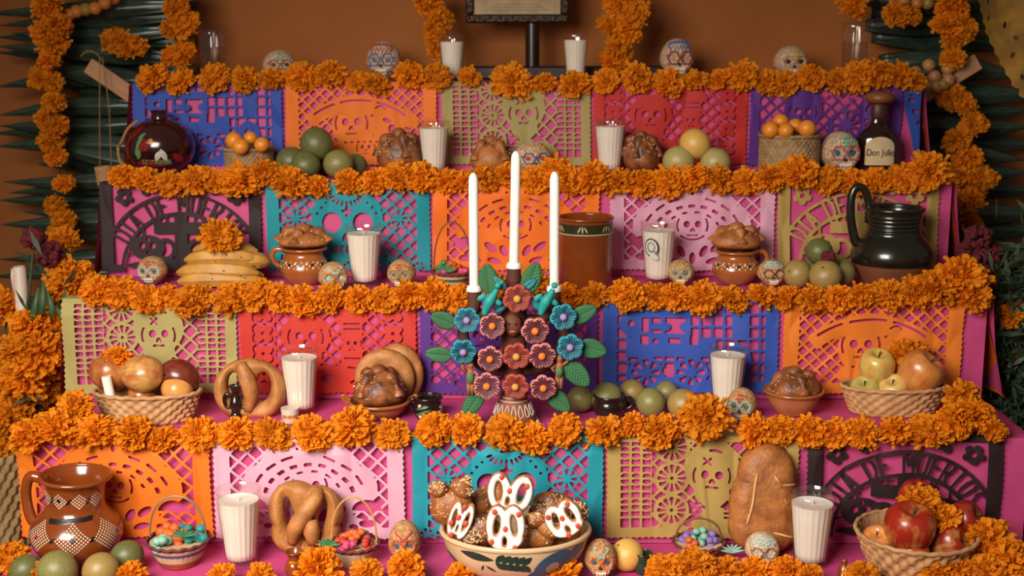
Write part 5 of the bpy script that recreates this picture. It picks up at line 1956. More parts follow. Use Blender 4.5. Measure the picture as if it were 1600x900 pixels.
WIRE = M('basket_wire_handle', '#8a8068', .5, metal=.3)
GOLDH = M('straw_handle', '#c8964a', .6)
BRH = M('brown_handle', '#7a4a2a', .6)
mini_basket(0, 232, 327, 842, 775, 892, 'miniature striped basket with wire handle beside the brown jug', ['red', 'red', 'cream', 'cream', 'purple', 'cream', 'wine'], ['orange', 'teal', 'teal', 'orange', 'mint'], WIRE, (.35, .012, 'green'))
mini_basket(0, 516, 592, 848, 777, 890, 'miniature pale basket of red sugar flowers beside braided bread', ['cream', 'cream', 'cream', 'cream', 'wine'], ['orange', 'red', 'teal', 'red', 'orange', 'red', 'pink'], GOLDH, (-1.0, .0, 'green'))
mini_basket(0, 1052, 1130, 846, 810, 878, 'miniature basket of violet and red ornaments before the tan sheet', ['cream', 'cream', 'cream', 'wine'], ['mint', 'violet', 'mint', 'red', 'violet', 'orange'], BRH, (1.25, -.012, 'mint'))
mini_basket(2, 676, 738, 424, 347, 450, 'miniature striped basket left of the tall candles', ['cream', 'cream', 'green', 'cream', 'wine'], ['orange', 'pink', 'red', 'green', 'pink'], BRH, (-.3, .0, 'green'))

# ------------------------------------------------------------------ clay candelabra with flowers (second step, centre)
FRC = .30
YC = YF[1]+FRC*D
MC = YC/FPX
base = at_y(803, 660, YC)
base.z = ZT[1]+.003
cand = thing('flower_candelabra', 'painted clay candelabra covered in teal, pink and red flowers', 'candelabra', base)


def cp(px, py, dy=0.0):
    p = at_y(px, py, YC+dy)-base
    return np.array(p)


DCLAY = M('dark_body_clay', '#5c2c1a', .75, '#4a2214', 24, bump=.2)
BCLAY = M('base_clay', '#8e4e30', .7, '#7c4228', 24, bump=.15)
zt = cp(803, 610)[2]
prof = smooth_prof([(38*MC, 0), (38*MC, .004), (30*MC, zt*.5), (20*MC, zt*.9), (17*MC, zt*1.1), (14*MC, zt*1.5)])
G().lathe([(1e-4, 0)]+prof, 40).build('foot', BCLAY, cand, angle=None)
WP = M('white_clay_paint', '#ded2c6', .6)
hem = G().tube([((38*MC+.0012)*math.sin(a), -(38*MC+.0012)*math.cos(a), .004+.0022*math.cos(9*a)) for a in np.arange(90)/90*2*PI], .0034, 6, closed=True)
hem.build('scalloped_hem', WP, cand)
g = G()
for k in range(9):
    th = -1.5+3.0*k/8
    zz_ = zt*.50
    R = np.interp(zz_, [p[1] for p in prof], [p[0] for p in prof])+.0008
    pts = []
    for a in np.arange(14)/14*2*PI:
        z_ = zz_+zt*.17*math.sin(a)
        Rz = np.interp(z_, [p[1] for p in prof], [p[0] for p in prof])+.0006
        t2 = th+.11*math.cos(a)*(1-.5*math.sin(a))
        pts.append((Rz*math.sin(t2), -Rz*math.cos(t2), z_))
    g.tube(pts, .0008, 5, closed=True)
g.build('painted_petal_outlines', WP, cand)
for zq in (.76, .86, 1.08):
    R = np.interp(zt*zq, [p[1] for p in prof], [p[0] for p in prof])
    ring_at(R+.0004, zt*zq, .0010, 50).build('painted_ring', WP, cand)
# trunk, arms and sockets
t0 = cp(803, 590)
G().tube([cp(803, 625, .01), cp(803, 560, .012), cp(803, 500, .012), cp(803, 455, .01), cp(803, 428)], [.014, .020, .024, .018, .0118], 12).build('trunk', DCLAY, cand, angle=None)
for sd in (-1, 1):
    G().tube([cp(803, 580, .014), cp(803+sd*50, 570, .014), cp(803+sd*78, 530, .012), cp(803+sd*76, 492, .008), cp(803+sd*63, 482), cp(803+sd*63, 463)], [.011, .011, .010, .010, .011, .0112], 10).build('arm', DCLAY, cand, angle=None)
    G().tube([cp(803, 500, .014), cp(803+sd*40, 500, .014), cp(803+sd*66, 482, .006)], .010, 10).build('arm', DCLAY, cand, angle=None)
# little face on the trunk
fc = cp(801, 508, -.016)
hd = G().ball(fc, (.016, .012, .020), 16, 12).build('face', M('face_clay', '#6b3820', .7), cand, angle=None)
G().ball(fc+np.array([0, -.0115, -.009]), (.0062, .002, .0024), 10, 6).build('lips', M('lip_paint', '#c0603c', .6), hd)
for sd in (-1, 1):
    G().ball(fc+np.array([sd*.0055, -.011, .004]), (.0026, .0015, .0018), 8, 6).build('eye', DOTB, hd)
# candle sockets and candles
for px, ys, yc, yt, lab in ((741, 455, 455, 268, 'left tall white candle of the clay candelabra'), (803, 419, 419, 234, 'tallest white candle in the middle of the candelabra'), (866, 455, 455, 266, 'right tall white candle of the clay candelabra')):
    p = cp(px, ys)
    G().lathe([(1e-4, -.022), (.0118, -.022), (.0118, .0), (1e-4, .0)], 24, c=tuple(p)).build('socket', DCLAY, cand)
    q = base+Vector(p)
    top = at_y(px+(2 if px == 803 else 0), yt, YC)
    hgt = top.z-q.z
    c = thing('taper_candle', lab, 'candle', q, group='three tall candles in the candelabra', ry=.02 if px == 803 else 0)
    rc = 7.6*MC
    G().lathe([(1e-4, 0), (rc, 0), (rc, hgt*.93), (rc*.8, hgt*.965), (rc*.35, hgt*.988), (1e-4, hgt*.99)], 20).build('wax', WAX, c)
    G().lathe([(1e-4, 0.0004), (rc*1.6, 0.0004), (rc*1.65, .004), (rc*1.45, .009), (rc, .010)], 20).build('drip_collar', WAX, c)
    G().tube([(0, 0, hgt*.985), (0, 0, hgt+.004)], .0009, 5).build('wick', M('burnt_wick', '#6a5a48', .9), c)


def petal_mesh(r, n, seed):
    rs = np.random.RandomState(seed)

    def fn(x, z):
        a = np.arctan2(z, x)
        rr = np.hypot(x, z)
        return rr-r*(.80+.20*np.abs(np.sin(n*a/2+.4))**.55)
    def gr(x, z, t):
        a = np.arctan2(z, x)
        rr = np.hypot(x, z)/r
        return .0014*np.cos(n*a+.8)*-1*np.clip(rr, 0, 1)-.004*rr**2+.002
    return puff(fn, -r*1.05, r*1.05, -r*1.05, r*1.05, r/14, .0045, .004, back=.0015, extra=gr)


def stripe_mesh(r, n, frac, w):
    g = G()
    for k in range(n*4):
        a = 2*PI*(k+.5)/(n*4)
        per = (.80+.20*abs(math.sin(n*a/2+.4))**.55)
        d = np.array([math.cos(a), 0, math.sin(a)])
        t = np.array([-math.sin(a), 0, math.cos(a)])
        r0, r1 = r*.26, r*per*frac
        y = -.0062
        V = []
        for q in np.linspace(0, 1, 5):
            ra = r0+(r1-r0)*q
            ww = w*r*(.5+.9*q-.6*q*q*q)
            yy = -.0045*1.0+.0014*math.cos(n*a+.8)*-1*(ra/r)-.004*(ra/r)**2+.002-.0012
            V += [d*ra-t*ww+np.array([0, yy, 0]), d*ra+t*ww+np.array([0, yy, 0])]
        F = [(2*i, 2*i+2, 2*i+3, 2*i+1) for i in range(4)]
        g.add(V, [f[::-1] for f in F])
    return g


FR_ = 21.5*MC
KINDS = {
    'teal': (M('petal_teal', '#1f8fa0', .6, '#1a8090', 30), M('stripe_navy', '#123c50', .6), M('centre_lilac', '#9a84b8', .6)),
    'pink': (M('petal_rose', '#c97f78', .6, '#b86c68', 30), M('stripe_maroon', '#5c2430', .6), M('centre_orange', '#ee7a22', .6)),
    'red': (M('petal_brick', '#b04a38', .6, '#9e3f30', 30), M('stripe_brick', '#7c2c22', .6), M('centre_ochre', '#d09440', .6)),
}
KM = {k: (petal_mesh(FR_, 6, 1).mesh('petals', v[0], angle=None), stripe_mesh(FR_, 6, .86 if k != 'pink' else .88, .05 if k != 'pink' else .075).mesh('stripes', v[1]),
          G().ball((0, -.006, 0), (FR_*.27, .0055, FR_*.27), 14, 10).mesh('centre', v[2])) for k, v in KINDS.items()}
for px, py, k, s in ((730, 500, 'teal', 1), (724, 549, 'teal', 1), (880, 495, 'teal', 1.02), (891, 542, 'teal', 1.02), (769, 509, 'pink', 1), (766, 560, 'pink', 1), (761, 603, 'pink', 1.05),
                     (836, 516, 'pink', 1.06), (847, 555, 'pink', 1.05), (849, 605, 'pink', 1.02), (808, 466, 'red', 1.08), (807, 556, 'red', 1.06), (806, 603, 'red', 1.04)):
    c = cp(px, py, -.038)
    f = link('flower', KM[k][0], cand, c)
    f.scale = (s, s, s)
    f.rotation_euler = (RND.uniform(-.12, .12), RND.uniform(-.5, .5), RND.uniform(-.1, .1))
    link('stripes', KM[k][1], f)
    link('centre', KM[k][2], f)
    G().tube([c+np.array([0, .001, 0]), c+np.array([0, .045, 0])], .0022, 6).build('stem', DCLAY, cand)
# leaves
LEAFP = M('clay_leaf_green', '#2f6b3e', .65, '#275a34', 30)


def clay_leaf(px0, py0, px1, py1, wd, mat=LEAFP, nm='leaf', dy=-.024):
    a, b = cp(px0, py0, dy), cp(px1, py1, dy)
    d = b-a
    L = np.linalg.norm(d)
    ang = math.atan2(d[0], d[2])
    W_ = wd*MC
    fn = lambda x, z: np.abs(x)-W_*.5*np.sqrt(np.clip(np.sin(PI*np.clip(z/L, 0, 1)**.8), 0, 1))*1.0-.0002+np.where((z < 0) | (z > L), 1, 0)
    gro = lambda x, z, t: .0012*np.exp(-(x/.0012)**2)+.0007*np.cos((z-np.abs(x)*.8)/L*55)*t
    g = puff(fn, -W_*.55, W_*.55, -.002, L+.002, .0016, .0032, .004, back=.001, extra=gro)
    g.xf(Matrix.Translation(Vector(a)) @ Matrix.Rotation(ang, 4, 'Y'))
    o = g.build(nm, mat, cand, angle=None)
    return o


for q in ((765, 458, 760, 412, 30), (822, 458, 840, 410, 30), (712, 508, 673, 492, 28), (706, 556, 664, 552, 26), (892, 500, 932, 480, 28), (905, 540, 948, 550, 32), (884, 568, 920, 602, 34), (752, 612, 724, 652, 28), (858, 612, 890, 642, 30)):
    clay_leaf(*q)
TEALL = M('clay_teal_fern', '#1f7f86', .6, '#186a72', 40)
for q in ((790, 452, 772, 432, 14), (818, 452, 838, 436, 14), (790, 474, 772, 488, 14), (832, 470, 846, 484, 14)):
    clay_leaf(*q, mat=TEALL, nm='fern_leaf', dy=-.028)
# birds
BIRD = M('clay_bird_teal', '#1f9c94', .55, '#198880', 40)
for px, py, sd in ((765, 470, 1), (853, 470, 1)):
    c = cp(px, py, -.042)
    b = G().tube([c+np.array([.012*sd, 0, .020]), c+np.array([.008*sd, -.002, .012]), c+np.array([0, -.003, 0]), c+np.array([-.006*sd, 0, -.014]), c+np.array([-.009*sd, 0, -.024])], [.004, .006, .0095, .007, .004], 12).build('bird', BIRD, cand, angle=None)
    for s2 in (-1, 1):
        G().ball(c+np.array([s2*.013, 0, .002-.004*s2]), (.009, .003, .005), 12, 8, rot=rotm('Y', s2*35)).build('wing', BIRD, b, angle=None)
    G().ball(c+np.array([.014*sd, 0, .026]), (.0055, .005, .0055), 10, 8).build('head', BIRD, b)
    G().tube([c+np.array([.017*sd, 0, .029]), c+np.array([.022*sd, 0, .034])], [.002, .0005], 6).build('beak', M('beak_lime', '#7aae3c', .6), b)
# two little moulded figures on the arms
FIGC = M('figure_clay', '#a5673c', .7)
for px, py, sd in ((735, 590, -1), (874, 580, 1)):
    c = cp(px, py, -.030)
    f = G().ball(c+np.array([0, 0, .022]), (.006, .0055, .007), 12, 8)
    f.tube([c+np.array([0, 0, .016]), c, c+np.array([0, 0, -.010])], [.0045, .0075, .0065], 10)
    f.tube([c+np.array([-.003, 0, -.008]), c+np.array([-.003, 0, -.030])], [.0042, .0030], 8)
    f.tube([c+np.array([.003, 0, -.008]), c+np.array([.003, 0, -.030])], [.0042, .0030], 8)
    f.tube([c+np.array([sd*.006, 0, .011]), c+np.array([sd*.014, -.002, .018]), c+np.array([sd*.010, -.002, .028])], [.0028, .0026, .0022], 8)
    f.tube([c+np.array([-sd*.006, 0, .011]), c+np.array([-sd*.013, -.003, .006]), c+np.array([-sd*.008, -.004, .0])], [.0028, .0026, .0022], 8)
    o = f.build('moulded_figure', FIGC, cand, angle=None)
    G().ball(c+np.array([0, -.0062, .001]), (.0058, .003, .0085), 10, 8).build('green_apron', M('apron_green', '#3f7a4a', .6), o)

# ------------------------------------------------------------------ tequila bottle, fourth step
loc, w, h = fit(3, 1337, 1407, 143, .70)
AMBER = M('dark_amber_glass', '#1e0a05', .08, '#2a0f07', 6, coat=.6)
root = thing('liquor_bottle', 'dark amber liquor bottle with wooden stopper and cream label', 'bottle', loc, rz=-.05)
B = w*.5
prof = smooth_prof([(B*.92, 0), (B*.97, .003), (B*.99, h*.22), (B*.97, h*.40), (B*.82, h*.50), (B*.46, h*.57), (B*.32, h*.62), (B*.30, h*.72), (B*.32, h*.73)])
G().lathe([(1e-4, 0)]+prof+[(1e-4, h*.73)], 48, sy=.62).build('bottle_glass', AMBER, root, angle=None)
G().lathe([(B*.33, h*.69), (B*.35, h*.70), (B*.36, h*.84), (B*.33, h*.85)], 28, sy=.8).build('neck_seal', M('brown_seal', '#4a2414', .5), root)
st = G().lathe(smooth_prof([(1e-4, h*.845), (B*.40, h*.85), (B*.62, h*.885), (B*.66, h*.93), (B*.58, h*.975), (B*.30, h), (1e-4, h)]), 32).build('stopper', M('stopper_wood', '#8a5228', .45, '#74421e', 8, stretch=(1, 1, 6)), root, angle=None)
lw_, lh_ = B*1.28, h*.345
fnl = lambda x, z: np.maximum(np.maximum(np.abs(x)-lw_/2, -z), np.minimum(z-lh_*.72, 1)*0+np.where(z > lh_*.62, el(x, z, 0, lh_*.62, lw_/2, lh_*.38), -1))
xs, zs = np.arange(-lw_*.55, lw_*.55, .0012), np.arange(-.001, lh_*1.05, .0012)
X_, Z_ = np.meshgrid(xs, zs)
p2, f2, _ = contour(-fnl(X_, Z_), xs, zs)
cy = lambda x, z: -B*1.0*.62*np.sqrt(np.clip(1-(x/(B*1.0))**2, 0, 1))-.0010
V = np.stack([p2[:, 0], cy(p2[:, 0], p2[:, 1]), p2[:, 1]+h*.115], 1)
lb = G().add(V, f2).build('paper_label', M('cream_label', '#cdb68c', .7, '#c2a97e', 40), root, angle=None)


def text_obj(txt, size, x, z, mat, parent, sx=1.0):
    cu = bpy.data.curves.new('lettering', 'FONT')
    cu.body = txt
    cu.size = size
    cu.align_x = 'CENTER'
    cu.extrude = .0001
    cu.materials.append(mat)
    tmp = bpy.data.objects.new('lettering_source', cu)
    COL.objects.link(tmp)
    bpy.context.view_layer.update()
    me = bpy.data.meshes.new_from_object(tmp.evaluated_get(bpy.context.evaluated_depsgraph_get()))
    bpy.data.objects.remove(tmp)
    o = bpy.data.objects.new('lettering', me)
    COL.objects.link(o)
    o.parent = parent
    o.rotation_euler = (PI/2, 0, 0)
    o.location = (x, -B*.62-.0020, z)
    o.scale = (sx, 1, 1)
    return o


LETB = M('label_print', '#5c2c1c', .7)
text_obj('Don Julio', h*.115, 0, h*.235, LETB, lb, .78)
g = G()
tagp = fr_at(3, 1395, 252, .45)
o = G().box((0, 0, 0), (.016, .002, .010), bev=.0006).build('paper_tag', M('white_paper', '#e0d6c8', .7), loc=tagp)
tag(o, 'tiny white paper tag at the foot of the liquor bottle', 'tag')
o.location.z = ZT[3]+.009

# ------------------------------------------------------------------ framed picture on a dark stand, top step
DKW = M('dark_turned_wood', '#24110a', .35, '#180b06', 20, coat=.3)
YS = YF[4]+.24
MS = YS/FPX
b0 = at_y(838, 112, YS)
b0.z = ZT[4]+.003
stand = thing('picture_stand', 'dark wooden stand with round post behind the candles', 'stand', b0)
zq = at_y(838, 103, YS).z-b0.z
G().box((0, 0, zq/2), (395*MS, .07, zq), bev=.004).build('base_board', DKW, stand, smooth=False)
zp = at_y(832, -60, YS).z-b0.z
G().lathe([(1e-4, zq), (11*MS, zq), (11*MS, zp), (1e-4, zp)], 20, c=(-6*MS, 0, 0)).build('post', DKW, stand)
fp = at_y(808, 36, YS-.02)
fw, fh = 157*MS, .30
fr_o = thing('framed_picture', 'ornate dark gilt picture frame hanging on the stand', 'picture', fp)
fr_o.rotation_euler.y = -.025*0
ORNM = M('dark_gilt', '#3a2a16', .45, '#1c130a', 60, metal=.3, bump=.8, bscale=160)
bw = 13*MS
for nm, c, s in (('frame_rail', (0, 0, bw/2), (fw, .018, bw)), ('frame_rail', (0, 0, fh-bw/2), (fw, .018, bw)), ('frame_rail', (-fw/2+bw/2, 0, fh/2), (bw, .018, fh-2*bw)), ('frame_rail', (fw/2-bw/2, 0, fh/2), (bw, .018, fh-2*bw))):
    rail = G().box(c, s, bev=.004).build(nm, ORNM, fr_o, smooth=False)
    g = G()
    horiz = s[0] > s[2]
    n = int(max(s[0], s[2])/.012)
    for i in range(n):
        t = (i+.5)/n-.5
        p = (c[0]+t*s[0], -.010, c[2]+(-1)**i*.002) if horiz else (c[0]+(-1)**i*.002, -.010, c[2]+t*s[2])
        g.ball(p, (.005, .004, .004), 8, 6, rot=rotm('Y', 40*(-1)**i))
    o = g.build('carved_ornament', M('worn_gilt', '#6b5230', .4, '#2e2212', 90, metal=.4), rail)
    o['kind'] = 'stuff'
pic = G().box((0, .002, fh/2), (fw-2*bw, .006, fh-2*bw)).build('print', M('aged_print', '#b59a78', .8, '#9c8362', 30), fr_o, smooth=False)
G().box((0, -.0018, fh/2+.02), (fw*.52, .0012, fh*.62)).build('engraving', M('faded_engraving', '#6a6048', .8, '#857a5c', 40, detail=6), pic, smooth=False)
g = G()
for i in range(3):
    g.box((0, -.0016, bw+.010+i*.006), (fw*(.62-.1*i), .0006, .0014))
g.build('caption_lines', M('faded_ink', '#8f7a5c', .8), pic, smooth=False)

# ------------------------------------------------------------------ palm leaves on the wall
PALM = M('palm_leaf_green', '#36493a', .36, '#1c291f', 30, stretch=(1.5, 1.5, 14), spec=.6)
PALM_S = M('palm_cut_stub', '#8c8a52', .6, '#77763f', 20)


def blade(root, ox, tip, bas, wpx, Y, seed):
    a, b = at_y(bas[0], bas[1], Y), at_y(tip[0], tip[1], Y-.02)
    d = b-a
    L = d.length
    ex = d.normalized()
    ez = Vector((0, -1, 0)).cross(ex).normalized()
    ey = ez.cross(ex)
    if ey.y > 0:
        ey = -ey
    rs = np.random.RandomState(seed)
    W_ = wpx*Y/FPX
    bend = rs.uniform(-.012, .012)
    V = []
    n, m = 15, 9
    for i in range(n):
        t = i/(n-1)
        hw = W_*.5*(.38+.62*min(1, t/.35)**.7)*(1-max(0, (t-.40)/.60)**1.5)
        for j in range(m):
            s_ = j/(m-1)*2-1
            off = (-abs(s_)*hw*.55)+(.0025 if j % 2 else 0)*(1-t)-.03*0
            z_ = s_*hw*(.92)
            p = a+ex*(L*t)+ez*(z_+bend*math.sin(PI*t))+ey*(.012+off+.018*math.sin(PI*t))
            V.append(p-ox)
    F = [(i*m+j, i*m+j+1, (i+1)*m+j+1, (i+1)*m+j) for i in range(n-1) for j in range(m-1)]
    o = G().add([tuple(v) for v in V], F).build('leaf', PALM, root, angle=30)
    o.modifiers.new('thickness', 'SOLIDIFY').thickness = .0008
    return o


root = thing('palm_fan', 'dark green pointed palm leaves fanned over the left wall', 'palm leaves', at_y(230, 300, 3.06), group='palm leaves beside the altar')
ox = root.location
lv = [((-30, 22), (312, 8), 30), ((0, 40), (303, 24), 32), ((-6, 58), (305, 66), 34), ((-4, 72), (296, 92), 34), ((20, 52), (300, 46), 30), ((-5, 82), (306, 108), 36), ((60, 100), (300, 128), 40), ((-5, 136), (285, 122), 34), ((70, 118), (290, 150), 40),
      ((0, 180), (270, 168), 34), ((0, 196), (280, 190), 36), ((-8, 208), (280, 212), 36), ((-5, 228), (270, 232), 38), ((55, 165), (280, 152), 34), ((60, 256), (280, 252), 40), ((8, 283), (270, 272), 30), ((15, 301), (260, 292), 28),
      ((0, 312), (260, 318), 36), ((3, 350), (260, 338), 38), ((70, 372), (260, 362), 40), ((0, 404), (250, 395), 28), ((-10, 432), (240, 428), 34), ((40, 330), (240, 350), 30), ((0, 470), (230, 462), 34), ((60, 215), (270, 260), 34), ((70, 20), (300, -8), 36)]
for i, (t, b, wd) in enumerate(lv):
    if b[1] > 112:
        b = (min(b[0], 256), b[1])
    blade(root, ox, t, b, wd, 3.04+.05*(i % 3)/2, i)
for px, py in ((298, 24), (300, 66), (292, 92), (302, 108)):
    a, b = at_y(px-30, py, 3.02)-ox, at_y(px+3, py-2, 3.02)-ox
    G().tube([tuple(a), tuple(b)], [.006, .008], 8).build('cut_stub', PALM_S, root)
root = thing('palm_fan', 'dark green pointed palm leaves fanned over the right wall', 'palm leaves', at_y(1420, 300, 3.06), group='palm leaves beside the altar')
ox = root.location
rv = [((1600, 8), (1350, 0), 44), ((1560, 40), (1350, 40), 44), ((1598, 76), (1360, 58), 46), ((1600, 122), (1370, 95), 46), ((1640, 150), (1390, 140), 44), ((1612, 172), (1390, 165), 40), ((1600, 118), (1400, 118), 40), ((1618, 196), (1400, 192), 42), ((1630, 226), (1400, 214), 44), ((1600, 250), (1400, 245), 40),
      ((1610, 268), (1410, 268), 44), ((1630, 300), (1410, 298), 42), ((1640, 330), (1430, 322), 44), ((1640, 362), (1430, 350), 46), ((1640, 400), (1440, 385), 46), ((1640, 430), (1450, 420), 46), ((1640, 25), (1360, 20), 44), ((1640, 460), (1460, 450), 46)]
for i, (t, b, wd) in enumerate(rv):
    if b[1] > 112:
        b = (max(b[0], 1392), b[1])
    blade(root, ox, t, b, wd, 3.03+.05*(i % 3)/2, 50+i)

# wooden slats, twine and hanging basket, strings of small fruit
SLAT = M('pale_slat_wood', '#b98a62', .7, '#a87850', 14, stretch=(1, 8, 8))
for (x0, y0), (x1, y1), Y, lab in (((138, 102), (232, 166), 2.92, 'pale wooden slat jutting from the left end of the top step'), ((1424, 160), (1528, 96), 2.92, 'pale wooden slat jutting from the right end of the top step')):
    a, b = at_y(x0, y0, Y), at_y(x1, y1, Y)
    d = b-a
    o = G().box((0, 0, 0), (d.length, .012, 25*Y/FPX), bev=.0015).build('wooden_slat', SLAT, smooth=False)
    o.location = (a+b)/2
    o.rotation_euler.y = -math.atan2(d.z, d.x)
    tag(o, lab, 'slat')
Y = 2.88
c = at_y(164, 292, Y)
root = thing('hanging_basket', 'thimble-sized woven basket hanging from twine on the left slat', 'basket', c)
mp = Y/FPX
g, _ = woven(28*mp, 32*mp, .72, 7, 14, .001, .04)
g.build('woven_cup', STRAW, root, angle=None)
for a, b in (((156, 92), (156, 262)), ((160, 90), (174, 262))):
    p, q = at_y(*a, Y)-c, at_y(*b, Y)-c
    G().tube([tuple(p), tuple((p+q)/2+Vector((.006 if b[0] > 160 else 0, 0, .01))), tuple(q)], .0011, 6).build('twine', TWINE, root)
G().tube([tuple(at_y(x, y, Y)-c) for x, y in ((126, 88), (136, 80), (148, 82), (158, 92))], .0012, 6).build('twine', TWINE, root)

TEJ = [M('tejocote_orange', '#c8762c', .45, '#b0621f', 12), M('tejocote_olive', '#9a7c30', .45, '#85682a', 12), M('tejocote_tan', '#b8844c', .45, '#a3713c', 12)]
for lab, Y, lst, mats in (('string of small orange fruit at the top left', 2.97, [(108, 23), (120, 18), (134, 15), (149, 13), (164, 5), (178, -3), (96, 30)], (0, 0, 1, 0, 0, 0, 0)),
                          ('string of small tan fruit at the top right', 2.96, [(1412, 2), (1433, 5), (1450, 5), (1395, -6)], (2, 0, 1, 2)),
                          ('cluster of small tan fruit across the right slat', 2.90, [(1430, 113), (1451, 102), (1460, 120), (1481, 107), (1482, 125), (1463, 136), (1474, 132)], (2, 2, 2, 2, 2, 2, 1))):
    P = [at_y(x, y, Y) for x, y in lst]
    root = thing('fruit_string', lab, 'fruit string', P[0])
    for p, mi in zip(P, mats):
        f = G().ball(tuple(p-P[0]), 10*Y/FPX, 14, 10).build('small_fruit', TEJ[mi], root, angle=None)
        G().ball(tuple(p-P[0]+Vector((.002, -10*Y/FPX*.94, .003))), .0018, 6, 5).build('fruit_eye', NAVEL, f)
    G().tube([tuple(p-P[0]) for p in sorted(P, key=lambda q: q.x)], .001, 5).build('string', STRING, root)

# ------------------------------------------------------------------ bouquets at both sides
COX = M('cockscomb_red', '#6a0d18', .85, '#450710', 120, bump=.8, bscale=300)
COXL = M('cockscomb_rose', '#7c1c2c', .85, '#541018', 120, bump=.8, bscale=300)


def cockscomb(root, ox, px, py, w, h, Y, mat, seed, leaf_to=None):
    rs = np.random.RandomState(seed)
    c = at_y(px, py, Y)-ox
    mp = Y/FPX
    g = G()
    for _ in range(120):
        d = rs.normal(size=3)
        d /= np.linalg.norm(d)
        q = np.array(c)+d*np.array([w*.40, min(w, h)*.35, h*.40])*mp*rs.uniform(.55, 1.0)
        g.ball(q, rs.uniform(.0035, .0075), 6, 5, lambda V: V*(1+.25*sn(V, 5, rs.randint(999)))[:, None])
    return g.build('cockscomb', mat, root, angle=None)


STEM = M('flower_stem', '#3c4a26', .7)


def bouquet(label, ctr, Y, maris, cox, sx, foliage, seed):
    ox = at_y(*ctr, Y)
    root = thing('flower_bouquet', label, 'bouquet', ox, group='bouquets beside the altar')
    foot = at_y(sx, 760, Y)-ox
    for px, py, d, dy in maris:
        p = at_y(px, py, Y+dy)
        lim = HALF+.012+d*.4*Y/FPX
        p.x = min(p.x, -lim) if p.x < 0 else max(p.x, lim)
        place_marigold(p, d*(Y+dy)/FPX*1.0, root, ox)
        q = p-ox
        m2 = (q+foot)/2+Vector((RND.uniform(-.03, .03), .03, 0))
        G().tube([tuple(q), tuple(m2), tuple(foot)], .002, 6).build('stem', STEM, root)
    for i, (px, py, w, h, dy, mat) in enumerate(cox):
        cockscomb(root, ox, px, py, w, h, Y+dy, mat, seed+i)
        q = at_y(px, py+h*.4, Y+dy)-ox
        G().tube([tuple(q), tuple((q+foot)/2+Vector((.01, 0, 0))), tuple(foot)], .003, 6).build('stem', STEM, root)
    rs = np.random.RandomState(seed)
    if foliage:
        g = G()
        for cx_, cy_, sx_, sy_, n, ln in foliage:
            for _ in range(n):
                p = np.array(at_y(cx_+rs.normal()*sx_, cy_+rs.normal()*sy_, Y+rs.uniform(-.04, .10))-ox)
                d = rs.normal(size=3)*np.array([1, .6, 1])+np.array([0, -.2, .3])
                d /= np.linalg.norm(d)
                t = np.cross(d, rs.normal(size=3))
                t /= np.linalg.norm(t)
                L = ln*rs.uniform(.6, 1.3)
                g.add([p, p+d*L*.5+t*L*.10, p+d*L, p+d*L*.5-t*L*.10], [(0, 1, 2), (0, 2, 3)])
        o = g.build('foliage', M('bouquet_foliage', '#3a4c30', .6, '#2a3a26', 40), root, smooth=False)
        o['kind'] = 'stuff'
    return root, ox


lb_, ox = bouquet('marigold and red cockscomb bouquet left of the steps', (50, 600), 2.36,
                  [(12, 478, 56, .1), (112, 436, 66, .06), (88, 470, 46, .12), (95, 520, 70, 0), (118, 505, 50, .03), (62, 552, 76, -.04), (44, 508, 52, -.02), (30, 545, 58, -.04), (100, 562, 64, .02), (38, 590, 66, -.03), (4, 592, 60, 0), (75, 600, 62, .03), (20, 645, 60, -.02), (60, 650, 56, .05),
                   (2, 690, 50, 0), (45, 530, 54, .05), (108, 600, 56, .06), (100, 375, 40, .3), (78, 640, 50, .08)],
                  [(52, 372, 44, 40, .05, COX), (78, 398, 48, 56, .05, COX), (95, 452, 50, 28, .08, COX), (125, 455, 36, 24, .08, COX)], 0,
                  [(70, 480, 25, 35, 40, .05), (60, 640, 30, 30, 60, .04)], 3)
for a in ((68, 440, 58, 510), (74, 455, 80, 505), (60, 450, 40, 520), (85, 478, 110, 520)):
    p, q = at_y(a[0], a[1], 2.33)-ox, at_y(a[2], a[3], 2.33)-ox
    m = (p+q)/2+Vector((.006, -.004, 0))
    G().tube([tuple(p), tuple(m), tuple(q)], [.003, .008, .001], 6, flat=.3).build('leaf', GREENL, lb_, angle=None)
bouquet('marigold and red cockscomb bouquet among dark foliage right of the steps', (1570, 600), 2.40,
        [(1578, 492, 46, -.02), (1538, 500, 46, .1), (1548, 478, 44, .08), (1530, 520, 44, .12), (1572, 556, 30, 0), (1598, 545, 36, 0), (1598, 580, 40, .02), (1535, 545, 34, .1), (1552, 448, 40, .06), (1598, 470, 36, .05), (1525, 410, 44, .12)],
        [(1528, 376, 56, 60, .05, COX), (1538, 412, 60, 56, .03, COX), (1512, 392, 34, 40, .08, COX), (1582, 418, 46, 40, .08, COXL), (1556, 398, 40, 30, .06, COX)], 1620,
        [(1580, 600, 22, 60, 1100, .045), (1575, 470, 20, 28, 160, .05), (1585, 680, 16, 40, 500, .045), (1565, 560, 18, 50, 300, .045), (1600, 520, 20, 80, 400, .05)], 8)

# big woven baskets that carry the bouquets
for px, lab, Y in ((-18, 'large coarse woven basket at the left edge under the bouquet', 2.34), (1632, 'large coarse woven basket at the right edge under the foliage', 2.38)):
    t = at_y(px, 700, Y)
    root = thing('floor_basket', lab, 'basket', (t.x, Y, .002), group='floor baskets for the bouquets')
    g, _ = woven(.17, t.z, .85, 34, 26, .004, .05)
    g.build('woven_wall', M('coarse_straw', '#a8865a', .8, '#86683f', 30, bump=.3, bscale=120), root, angle=None)

